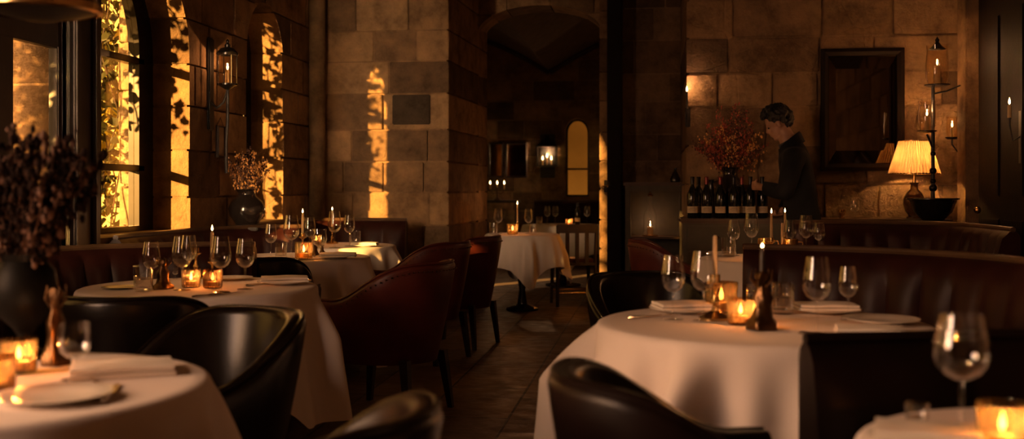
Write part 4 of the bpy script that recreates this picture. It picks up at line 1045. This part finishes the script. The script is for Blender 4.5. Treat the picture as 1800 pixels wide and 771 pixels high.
MB().lathe([(0.076, 0.212), (0.078, 0.226), (0.045, 0.262), (0.02, 0.27), (0.022, 0.285), (0.008, 0.30), (0.012, 0.315), (0, 0.33)], 12, (0.14, 0, 0)).build('cap', 'iron_gloss', wl)
cd = MB().lathe([(0, 0.012), (0.017, 0.012), (0.016, 0.105), (0, 0.104)], 16, (0.14, 0, 0)).build('candle', 'wax', wl)
f = MB(); flame_mesh(f, 0.11, 1.25); f.v = [(q_[0]+0.14, q_[1], q_[2]) for q_ in f.v]; f.build('flame', 'flame', cd, 80)
MB().tube([(0.14, 0, -0.02), (0.14, 0, -0.25), (0.13, 0, -0.4), (0.13, 0, -0.62)], 0.012, 8).build('rod', 'iron', wl)
lamp_light(wl, (0.14, 0, 0.166), 3.0)
# small plaque below the lantern
p = atx(388, 250, XL+0.01)
pq = thing('wall_plaque', 'small pale framed plaque on the wall below the lantern', 'plaque', (XL, p.y, p.z-0.11))
frame(MB(), 0.075, 0.23, 0.012, 0, -0.014, 0.0).build('frame', 'dark_wood', pq, 25); MB().box((-0.064, -0.008, 0.011), (0.064, -0.004, 0.219)).build('panel', 'tablet', pq)
MB().tube([(-0.06, -0.006, 0.23), (0, -0.008, 0.29), (0.06, -0.006, 0.23)], 0.002, 5).build('cord', 'iron', pq)
pq.rotation_euler = (0, 0, PI/2)
# candle sconce on the edge of the right stone wall
p = aty(1205, 160, 8.86)
sc = thing('candle_sconce', 'lone candle sconce on the edge of the stone wall above the cabinet', 'sconce', (p.x+0.01, 8.9, p.z-0.15))
MB().bbox((-0.012, -0.014, -0.14), (0.03, 0.0, 0.02), 0.005).build('backplate', 'iron', sc)
MB().tube([(0.0, -0.01, -0.08), (0.0, -0.05, -0.10), (0, -0.075, -0.05), (0, -0.075, 0.0)], 0.005, 8).build('arm', 'iron', sc)
MB().lathe([(0, -0.004), (0.016, 0), (0.018, 0.01), (0, 0.008)], 16, (0, -0.075, 0)).build('cup', 'iron', sc)
cd = MB().lathe([(0, 0.006), (0.0085, 0.006), (0.008, 0.14), (0, 0.14)], 14, (0, -0.075, 0)).build('candle', 'black_wax', sc)
f = MB(); flame_mesh(f, 0.142, 1.25); f.v = [(q_[0], q_[1]-0.075, q_[2]) for q_ in f.v]; f.build('flame', 'flame', cd, 80)
lamp_light(sc, (0, -0.075, 0.198), 3.0)
# tall iron candle stand with two hurricane lamps and a bowl
base = atd(1640, HY, 7.95)
cs = thing('candle_stand', 'tall black iron candle stand with two glass hurricanes and a bowl', 'candle stand', (base.x, base.y, 0))
def zz(py): return H+(HY-py)*7.95/F
MB().lathe([(0, 0), (0.14, 0), (0.15, 0.02), (0.05, 0.04), (0.03, 0.08), (0, 0.09)], 28).build('base', 'iron', cs)
MB().tube([(0, 0, 0.05), (0, 0, zz(425)), (0, 0, zz(300)), (0, 0, zz(150))], [0.02, 0.02, 0.014, 0.012], 10).build('pole', 'iron', cs)
MB().lathe([(0, zz(392)), (0.06, zz(390)), (0.135, zz(372)), (0.165, zz(352)), (0.185, zz(350)), (0.185, zz(348)), (0.15, zz(349)), (0.12, zz(368)), (0, zz(380))], 32).build('bowl', 'iron_gloss', cs)
for z_, r_ in ((zz(330), 0.03), (zz(318), 0.022), (zz(300), 0.026), (zz(270), 0.02), (zz(400), 0.04)): MB().ball((0, 0, z_), r_, 14).build('knop', 'iron_gloss', cs)
MB().tube([(0, 0, zz(262)), (-0.03, -0.02, zz(246)), (-0.05, -0.03, zz(236))], 0.008, 8).build('arm', 'iron', cs)
MB().tube([(0, 0, zz(165)), (0.10, 0.02, zz(160)), (0.2, 0.03, zz(150))], 0.006, 8).build('arm', 'iron', cs)
hurricane(cs, (0.03, 0.0, zz(150)), 1.25, w=5.0)
hurricane(cs, (-0.05, -0.03, zz(231)), 0.95, w=4.0)
MB().lathe([(0.062, zz(87)), (0.03, zz(80)), (0.012, zz(74)), (0.016, zz(70)), (0, zz(64))], 16, (0.03, 0, 0)).build('finial', 'iron_gloss', cs)
# candle sconce with tall glass on the right wall
p = atx(1676, 240, 2.3)
s2 = thing('glass_sconce', 'iron sconce with a lit candle in a tall glass, right of the lamp', 'sconce', (2.4, min(p.y, 8.83), p.z))
MB().bbox((-0.02, -0.03, -0.45), (-0.0, 0.03, 0.2), 0.006).build('backplate', 'iron', s2)
MB().tube([(-0.015, 0, -0.1), (-0.06, 0, -0.13), (-0.11, 0, -0.06), (-0.11, 0, -0.02)], 0.006, 8).build('arm', 'iron', s2)
hurricane(s2, (-0.11, 0, -0.01), 0.7, w=0.7)
# slender frosted lamp standing at the right end of the sideboard
x = aty(1668, 384, 8.6).x
fz = thing('glass_cone_lamp', 'slim pale cone shaped candle lamp at the right end of the sideboard', 'candle lamp', (min(x, 2.17), 8.78, SZ))
MB().lathe([(0, 0), (0.04, 0), (0.04, 0.01), (0.012, 0.02), (0.012, 0.07), (0.03, 0.085), (0, 0.085)], 20).build('base', 'brass', fz)
MB().lathe([(0.04, 0.085), (0.034, 0.14), (0.02, 0.22), (0.012, 0.26)], 24).build('cone', 'shade', fz, 70); lamp_light(fz, (0, 0, 0.14), 0.5)
# small sconce on the panelled door side, at the right picture edge
p = atx(1790, 180, 2.34)
s3 = thing('wall_candle', 'small iron wall candle at the far right picture edge', 'sconce', (2.356, p.y-0.03, p.z-0.1))
MB().bbox((-0.016, -0.03, -0.3), (0.0, 0.03, 0.05), 0.006).build('backplate', 'iron', s3)
MB().tube([(-0.01, 0, -0.12), (-0.06, 0, -0.15), (-0.08, 0, -0.05), (-0.08, 0, 0.0)], 0.006, 8).build('arm', 'iron', s3)
cd = MB().lathe([(0, 0.0), (0.012, 0.0), (0.011, 0.08), (0, 0.08)], 14, (-0.08, 0, 0)).build('candle', 'wax', s3)
f = MB(); flame_mesh(f, 0.085, 1.2); f.v = [(q_[0]-0.08, q_[1], q_[2]) for q_ in f.v]; f.build('flame', 'flame', cd, 80)
lamp_light(s3, (-0.08, 0, 0.139), 0.5)
# latch on the archway pier
p = aty(1068, 327, 10.48)
lt = thing('iron_latch', 'small iron latch on the right-hand pier of the archway', 'latch', (p.x, 10.498, p.z))
MB().bbox((-0.035, -0.012, -0.06), (0.035, 0.0, 0.06), 0.004).build('plate', 'iron_gloss', lt)
MB().tube([(-0.05, -0.03, 0.0), (0.0, -0.035, 0.005), (0.085, -0.03, 0.0)], 0.007, 8).build('lever', 'brass', lt); MB().tube([(0, 0, 0), (0, -0.035, 0)], 0.008, 8).build('spindle', 'brass', lt)

# ------------------------------------------------------------------ vases of dried stems on the left
x_, y_ = -2.96, 7.60
st = thing('plinth', 'dark wooden plinth by the left wall carrying a dark vase', 'plinth', (x_, y_, 0))
MB().bbox((-0.11, -0.11, 0.04), (0.11, 0.11, 0.90), 0.008).build('body', 'dark_wood', st); MB().bbox((-0.13, -0.13, 0.90), (0.13, 0.13, 0.925), 0.006).build('top', 'dark_wood', st); MB().bbox((-0.125, -0.125, 0), (0.125, 0.125, 0.05), 0.006).build('foot', 'dark_wood', st)
vase('dark round bellied vase below the wall lantern', (x_, y_, 0.925), [(r*1.08, z*0.95) for r, z in vprof])
bouquet('dried_heather', 'spiky rust coloured dried stems in the vase below the wall lantern', (x_, y_, 0.925+0.26), 54, 0.36, 0.19, ['dry_rust', 'dry_rust', 'dry_dark'], 8, 0.0075, 26, 0.35)
# urn on the lower left table
p = on(45, 628)
ur = thing('urn', 'large dark footed urn in shadow on the lower left table', 'urn', (p.x, p.y, ZT))
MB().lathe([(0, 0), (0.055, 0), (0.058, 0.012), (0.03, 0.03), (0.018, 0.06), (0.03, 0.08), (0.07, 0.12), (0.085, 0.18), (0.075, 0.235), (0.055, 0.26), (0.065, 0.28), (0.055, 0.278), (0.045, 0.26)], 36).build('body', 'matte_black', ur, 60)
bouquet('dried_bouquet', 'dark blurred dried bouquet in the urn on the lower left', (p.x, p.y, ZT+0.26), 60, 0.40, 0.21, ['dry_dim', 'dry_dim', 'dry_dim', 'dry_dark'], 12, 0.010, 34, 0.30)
# hanging lantern in the top left corner
p = atd(72, 20, 3.1)
hl = thing('hanging_lantern', 'dark hanging lantern with a brass rim in the top left picture corner', 'lantern', (p.x, p.y, p.z))
MB().lathe([(0.155, -0.005), (0.168, 0.0), (0.168, 0.02), (0.155, 0.025), (0.150, 0.01)], 48).build('rim', 'brass', hl)
MB().lathe([(0, -0.03), (0.05, -0.025), (0.15, 0.0), (0.15, 0.012), (0, 0.0)], 40).build('pan', 'iron', hl)
MB().lathe([(0.15, 0.02), (0.15, 0.3)], 40).build('glass_shade', 'smoke_glass', hl, 70)
MB().lathe([(0.155, 0.3), (0.16, 0.31), (0.05, 0.42), (0.02, 0.45), (0, 0.45)], 40).build('cap', 'iron', hl)
MB().tube([(0, 0, 0.44), (0, 0, ZC-p.z)], 0.008, 8).build('chain', 'iron', hl)

# ------------------------------------------------------------------ second room
p = aty(962, 285, 17.2)
fl_ = thing('far_wall_lantern', 'dark wall lantern with three flames on the far wall of the second room', 'lantern', (p.x, 17.28, p.z))
MB().bbox((-0.12, -0.02, -0.25), (0.12, 0.0, 0.45), 0.01).build('backplate', 'iron', fl_)
fc = MB()
for sx in (-0.15, 0.15):
    for sy in (-0.22, -0.03): fc.bbox((sx-0.012, sy-0.012, -0.05), (sx+0.012, sy+0.012, 0.25))
fc.bbox((-0.17, -0.24, -0.07), (0.17, -0.01, -0.045)); fc.bbox((-0.17, -0.24, 0.24), (0.17, -0.01, 0.265)); fc.build('cage', 'iron', fl_)
MB().lathe([(0.16, 0.265), (0.05, 0.36), (0.02, 0.42), (0, 0.42)], 4, (0, -0.125, 0)).build('cap', 'iron', fl_, 0)
for k, (sx, sz) in enumerate(((-0.07, 0.0), (0.0, 0.04), (0.07, 0.0))):
    cd = MB().lathe([(0, -0.045), (0.013, -0.045), (0.012, sz+0.03), (0, sz+0.03)], 12, (sx, -0.125, 0)).build('candle', 'wax', fl_)
    f = MB(); flame_mesh(f, sz+0.035, 1.8); f.v = [(q_[0]+sx, q_[1]-0.125, q_[2]) for q_ in f.v]; f.build('flame', 'flame', cd, 80)
lamp_light(fl_, (0, -0.125, 0.155), 8.0)
for px0, px1, lab in ((858, 884, 'left tall narrow mirror on the far wall of the second room'), (888, 926, 'wider mirror beside the lantern on the far wall of the second room')):
    a, b = aty(px0, 312, 17.2), aty(px1, 250, 17.2); w = (b.x-a.x)/2
    m_ = thing('far_mirror', lab, 'mirror', ((a.x+b.x)/2, 17.28, a.z), 0, 'mirrors in the second room')
    frame(MB(), w, b.z-a.z, 0.03, 0, -0.03, 0.0).build('frame', 'dark_wood', m_, 25); MB().box((-w+0.02, -0.012, 0.02), (w-0.02, -0.006, b.z-a.z-0.02)).build('glass', 'mirror', m_)
fw = arch_window('window_4', (0, 1, 0, 1), 0, 0.05, 0.04, 0.04, (0.6,), (0.5,)) if False else None
wf = struct(bpy.data.objects.new('window_4', None)); C.objects.link(wf)
out = arch(-1.42, -1.04, 1.07, 2.10, 16, 0.22); inn = arch(-1.39, -1.07, 1.10, 2.10, 16, 0.19)
MB().grid([[(a, 17.47, b), (a, 17.53, b), (c, 17.53, d), (c, 17.47, d)] for (a, b), (c, d) in zip(out, inn)], cu=True, cv=True).build('window_frame', 'iron', wf, 30)
struct(MB().box((-4, 18.6, -0.3), (1.5, 18.9, 5)).build('wall_court', 'house', None, 0))
MB().bbox((-1.40, 17.48, 1.5), (-1.06, 17.52, 1.53)).build('transom', 'iron', wf)
MB().prism(inn, 1, 17.495, 17.5).build('pane', 'pane', wf)
# candelabrum on a console by the far wall
p = aty(874, 345, 16.6)
co = thing('console_table', 'small dark console at the left of the second room', 'console table', (p.x, 16.6, 0))
MB().bbox((-0.35, -0.15, 0.98), (0.35, 0.15, 1.02)).build('top', 'dark_wood', co)
for sx in (-1, 1):
    for sy in (-1, 1): MB().bbox((sx*0.31-0.02, sy*0.11-0.02, 0), (sx*0.31+0.02, sy*0.11+0.02, 0.985)).build('leg', 'dark_wood', co)
cn = thing('candelabrum', 'small three armed candelabrum glowing on the dim console in the second room', 'candelabrum', (p.x, 16.6, 1.02))
MB().lathe([(0, 0), (0.06, 0), (0.05, 0.02), (0.012, 0.05), (0.012, 0.2), (0, 0.2)], 16).build('stem', 'bronze', cn)
for k, sx in enumerate((-0.11, 0, 0.11)):
    if sx: MB().tube([(0, 0, 0.12), (sx*0.6, 0, 0.10), (sx, 0, 0.15), (sx, 0, 0.17)], 0.007, 6).build('arm', 'bronze', cn)
    cd = MB().lathe([(0, 0.17), (0.012, 0.17), (0.011, 0.24), (0, 0.24)], 10, (sx, 0, 0)).build('candle', 'wax', cn)
    f = MB(); flame_mesh(f, 0.245, 1.6); f.v = [(q_[0]+sx, q_[1], q_[2]) for q_ in f.v]; f.build('flame', 'flame', cd, 80)
lamp_light(cn, (0, 0, 0.318), 2.5)

# dark wooden dining chair by the archway table
p = at(1008, 535, 0)
wc = thing('wooden_chair', 'dark wooden open backed chair just inside the archway', 'chair', (p.x, p.y, 0), 0.25)
for sx in (-1, 1):
    MB().tube([(sx*0.2, -0.20, 0.0), (sx*0.195, -0.19, 0.43), (sx*0.2, -0.22, 0.83)], [0.018, 0.02, 0.016], 8).build('leg', 'dark_wood', wc)
    MB().tube([(sx*0.2, 0.20, 0.0), (sx*0.19, 0.18, 0.43)], [0.016, 0.021], 8).build('leg', 'dark_wood', wc)
    MB().tube([(sx*0.197, -0.19, 0.2), (sx*0.195, 0.19, 0.2)], 0.011, 8).build('stretcher', 'dark_wood', wc)
MB().tube([(-0.2, 0.195, 0.14), (0.2, 0.195, 0.14)], 0.013, 8).build('foot_rail', 'brass', wc)
MB().tube([(-0.2, -0.195, 0.14), (0.2, -0.195, 0.14)], 0.013, 8).build('foot_rail', 'brass', wc)
MB().bbox((-0.215, -0.215, 0.42), (0.215, 0.215, 0.45), 0.012).build('seat_frame', 'dark_wood', wc); MB().bbox((-0.195, -0.19, 0.45), (0.195, 0.195, 0.485), 0.016).build('seat', 'red_leather', wc)
MB().bbox((-0.215, -0.24, 0.75), (0.215, -0.205, 0.84), 0.012).build('top_rail', 'dark_wood', wc)
for x in (-0.1, 0, 0.1): MB().bbox((x-0.02, -0.222, 0.44), (x+0.02, -0.206, 0.77), 0.005).build('back_slat', 'dark_wood', wc)

# ------------------------------------------------------------------ the waiter
def skin_mesh(J, E, sub=2):
    names = list(J); idx = {k: i for i, k in enumerate(names)}
    me = bpy.data.meshes.new('skin'); me.from_pydata([J[k][0] for k in names], [(idx[a], idx[b]) for a, b in E], [])
    o = bpy.data.objects.new('skin', me); C.objects.link(o); md = o.modifiers.new('s', 'SKIN'); md.use_smooth_shade = True
    for k in names:
        r = J[k][1]; v = me.skin_vertices[0].data[idx[k]]; v.radius = r if isinstance(r, tuple) else (r, r); v.use_root = (k == names[0])
    ss = o.modifiers.new('u', 'SUBSURF'); ss.levels = sub; ss.render_levels = sub
    return baked(o)
def fuse(meshes, voxel, smooth_it=4):
    bm = bmesh.new()
    for me in meshes: bm.from_mesh(me)
    me = bpy.data.meshes.new('fuse'); bm.to_mesh(me); bm.free()
    o = bpy.data.objects.new('fuse', me); C.objects.link(o)
    r = o.modifiers.new('r', 'REMESH'); r.mode = 'VOXEL'; r.voxel_size = voxel; r.use_smooth_shade = True
    s = o.modifiers.new('sm', 'SMOOTH'); s.factor = 0.5; s.iterations = smooth_it
    return baked(o)
man = atd(1404, HY, 8.0)
pr = thing('person', 'person in a black suit standing at the sideboard, head bowed over the bottles', 'person', (man.x, man.y, 0), math.radians(172))
Jb = {'pelvis': ((-0.03, 0, 0.96), (0.15, 0.12)), 'spine': ((-0.02, 0, 1.13), (0.14, 0.11)), 'chest': ((0.01, 0, 1.32), (0.165, 0.125)), 'neck0': ((0.045, 0, 1.49), 0.088), 'neck1': ((0.085, 0, 1.56), 0.058), 'head0': ((0.115, 0, 1.63), 0.062)}
Eb = [('pelvis', 'spine'), ('spine', 'chest'), ('chest', 'neck0'), ('neck0', 'neck1'), ('neck1', 'head0')]
def arm(tag_, sg, sh_, el, wr, pal):
    Jb.update({tag_+'s': (sh_, 0.066), tag_+'e': (el, 0.046), tag_+'w': (wr, 0.028), tag_+'p': (pal, (0.036, 0.02))}); Eb.extend([('chest', tag_+'s'), (tag_+'s', tag_+'e'), (tag_+'e', tag_+'w'), (tag_+'w', tag_+'p')])
arm('l', 1, (0.03, 0.185, 1.445), (0.09, 0.235, 1.17), (0.265, 0.03, 1.215), (0.315, -0.04, 1.225))
arm('r', -1, (0.03, -0.185, 1.445), (0.05, -0.265, 1.17), (0.11, -0.24, 1.045), (0.14, -0.215, 1.01))
for s_, sg in (('l', 1), ('r', -1)):
    Jb.update({s_+'h': ((-0.03, 0.09*sg, 0.90), 0.10), s_+'k': ((-0.01, 0.10*sg, 0.50), 0.062), s_+'a': ((-0.05, 0.10*sg, 0.08), 0.04), s_+'t': ((0.12, 0.115*sg, 0.035), 0.034)})
    Eb.extend([('pelvis', s_+'h'), (s_+'h', s_+'k'), (s_+'k', s_+'a'), (s_+'a', s_+'t')])
body = skin_mesh(Jb, Eb, 2)
Jf, Ef = {}, []
def hand_at(pal, d, sd_, up, tagf):
    d = Vector(d).normalized(); sd_ = Vector(sd_).normalized(); up = Vector(up).normalized(); out_ = []
    for k, (o, l) in enumerate(((-0.027, 0.062), (-0.009, 0.074), (0.009, 0.070), (0.026, 0.055))):
        b = Vector(pal)+sd_*o; J = {'a': (tuple(b-d*0.02), 0.010), 'b': (tuple(b+d*0.03), 0.0095), 'c': (tuple(b+d*(0.03+l*0.45)+up*0.008), 0.0088), 'd': (tuple(b+d*(0.03+l*0.55)+up*0.034), 0.0078), 'e': (tuple(b+d*(0.03+l*0.30)+up*0.050), 0.0068)}
        out_.append(skin_mesh(J, [('a', 'b'), ('b', 'c'), ('c', 'd'), ('d', 'e')], 1))
    b = Vector(pal)-sd_*0.03-d*0.01
    J = {'a': (tuple(b), 0.012), 'b': (tuple(b-sd_*0.016+up*0.018+d*0.018), 0.011), 'c': (tuple(b-sd_*0.010+up*0.042+d*0.034), 0.009)}
    out_.append(skin_mesh(J, [('a', 'b'), ('b', 'c')], 1)); return out_
fing = hand_at((0.315, -0.04, 1.225), (0.55, -0.80, 0.02), (0, 0, -1), (-0.8, -0.55, 0), 'l')+hand_at((0.14, -0.215, 1.01), (0.75, 0.55, -0.25), (-0.55, 0.75, 0), (0.2, 0.1, 1), 'r')
# head: cranium, jaw, brow, nose, lips, chin, ears, then turned down
hm = MB()
hm.ball((-0.012, 0, 0.045), 0.092, 24, (1.05, 0.80, 1.0)); hm.ball((0.028, 0, -0.025), 0.068, 20, (0.95, 0.80, 1.15)); hm.ball((0.052, 0, -0.083), 0.030, 14, (1.0, 1.05, 0.85))
hm.ball((0.068, 0, 0.038), 0.028, 14, (0.7, 1.7, 0.6)); hm.tube([(0.078, 0, 0.028), (0.093, 0, 0.004), (0.104, 0, -0.014)], [0.009, 0.011, 0.013], 10); hm.ball((0.098, 0, -0.016), 0.012, 10, (1, 1.3, 0.8))
hm.ball((0.084, 0, -0.044), 0.013, 10, (0.8, 1.7, 0.5)); hm.ball((0.081, 0, -0.056), 0.013, 10, (0.8, 1.5, 0.55))
for sy in (-1, 1):
    hm.ball((-0.012, 0.077*sy, 0.0), 0.030, 12, (0.65, 0.3, 1.0)); hm.ball((0.058, 0.035*sy, -0.01), 0.026, 12, (0.7, 0.9, 0.8))
hm.tube([(-0.02, 0, -0.04), (-0.035, 0, -0.14)], [0.055, 0.055], 16)
HM = Matrix.Translation((0.15, 0, 1.672)) @ Matrix.Rotation(math.radians(27), 4, 'Y') @ Matrix.Scale(0.90, 4)
hm.v = [tuple(HM @ Vector(v)) for v in hm.v]
bo = link('body', fuse([body, hm.mesh('h', weld=False)]+fing, 0.0065, 3), 'skin', pr, 80)
ey = MB()
for sy in (-1, 1): ey.ball((0.0765, 0.033*sy, 0.014), 0.011, 10, (0.6, 1.2, 0.6))
ey.v = [tuple(HM @ Vector(v)) for v in ey.v]; ey.build('eyes', 'hair', pr)
R = random.Random(3); hr = MB()
for i in range(520):
    u, v = R.uniform(0, 2*PI), R.uniform(-0.75, 1.0); s_ = math.sqrt(max(0, 1-v*v)); p = Vector((s_*math.cos(u), s_*math.sin(u), v))
    if p.x > 0.30 and v < 0.50: continue
    if p.x > 0.02 and v < 0.05: continue
    if v < -0.1 and p.x > -0.30: continue
    k = R.uniform(0.93, 1.10)
    c = Vector((-0.016, 0, 0.050))+Vector((p.x*0.118*k, p.y*0.100*k, p.z*0.118*k))
    hr.ball(c, R.uniform(0.011, 0.022), 8)
hr.ball((-0.02, 0, 0.06), 0.095, 16, (1, 0.85, 1))
hr.v = [tuple(HM @ Vector(v)) for v in hr.v]
link('hair', fuse([hr.mesh('hr', weld=False)], 0.006, 1), 'hair', pr, 80)
def clothes(name, m, keep, off, smooth_it=8):
    """garment shell that follows the body surface at a small distance"""
    bm = bmesh.new(); bm.from_mesh(bo.data); bm.normal_update()
    bmesh.ops.delete(bm, geom=[f for f in bm.faces if not keep(f.calc_center_median())], context='FACES')
    for _ in range(smooth_it): bmesh.ops.smooth_vert(bm, verts=[v for v in bm.verts if not v.is_boundary], factor=0.5, use_axis_x=True, use_axis_y=True, use_axis_z=True)
    bm.normal_update(); nn = {v: v.normal.copy() for v in bm.verts}
    for v in bm.verts: v.co += nn[v]*off(v.co)
    me = bpy.data.meshes.new(name); bm.to_mesh(me); bm.free()
    o = link(name, me, m, pr, 80); md = o.modifiers.new('thick', 'SOLIDIFY'); md.thickness = 0.006; md.offset = -1; return o
def in_jacket(c):
    if c.z < 0.78 : return False
    if c.z > 1.548-0.55*(c.x-0.03): return False
    if c.x > 0.245 and c.z > 1.1: return False
    if c.y < -0.15 and c.z < 1.055 and c.x > 0.075: return False
    return True
clothes('jacket', 'suit', in_jacket, lambda c: 0.022+0.035*max(0, min(1, (1.1-c.z)/0.3))*(1 if abs(c.y) < 0.22 and c.x < 0.16 else 0))
clothes('trousers', 'suit', lambda c: 0.07 < c.z < 0.95 and abs(c.x) < 0.2, lambda c: 0.018)
for sg in (1, -1):
    so = MB(); so.ball((0.03, 0.11*sg, 0.04), 0.05, 16, (2.6, 0.95, 0.78)); so.build('shoe', 'glaze', pr)
cl = MB(); rows = [[(0.078+0.06*math.cos(a), 0.062*math.sin(a), 1.520-0.025*math.cos(a)), (0.090+0.056*math.cos(a), 0.058*math.sin(a), 1.556-0.03*math.cos(a))] for a in [2*PI*k/28 for k in range(28)]]
cl.grid(rows, cu=True); cl.build('shirt_collar', 'shirt', pr, 70)
jc = MB(); rows = []
for k in range(33):
    a = 0.55+(2*PI-1.1)*k/32; ca, sa = math.cos(a), math.sin(a)
    rows.append([(0.052+0.098*ca, 0.104*sa, 1.500-0.055*ca), (0.064+0.080*ca, 0.080*sa, 1.560-0.060*ca), (0.068+0.073*ca, 0.074*sa, 1.570-0.060*ca), (0.068+0.067*ca, 0.068*sa, 1.53-0.05*ca)])
jc.grid(rows); jc.build('jacket_collar', 'suit', pr, 60)
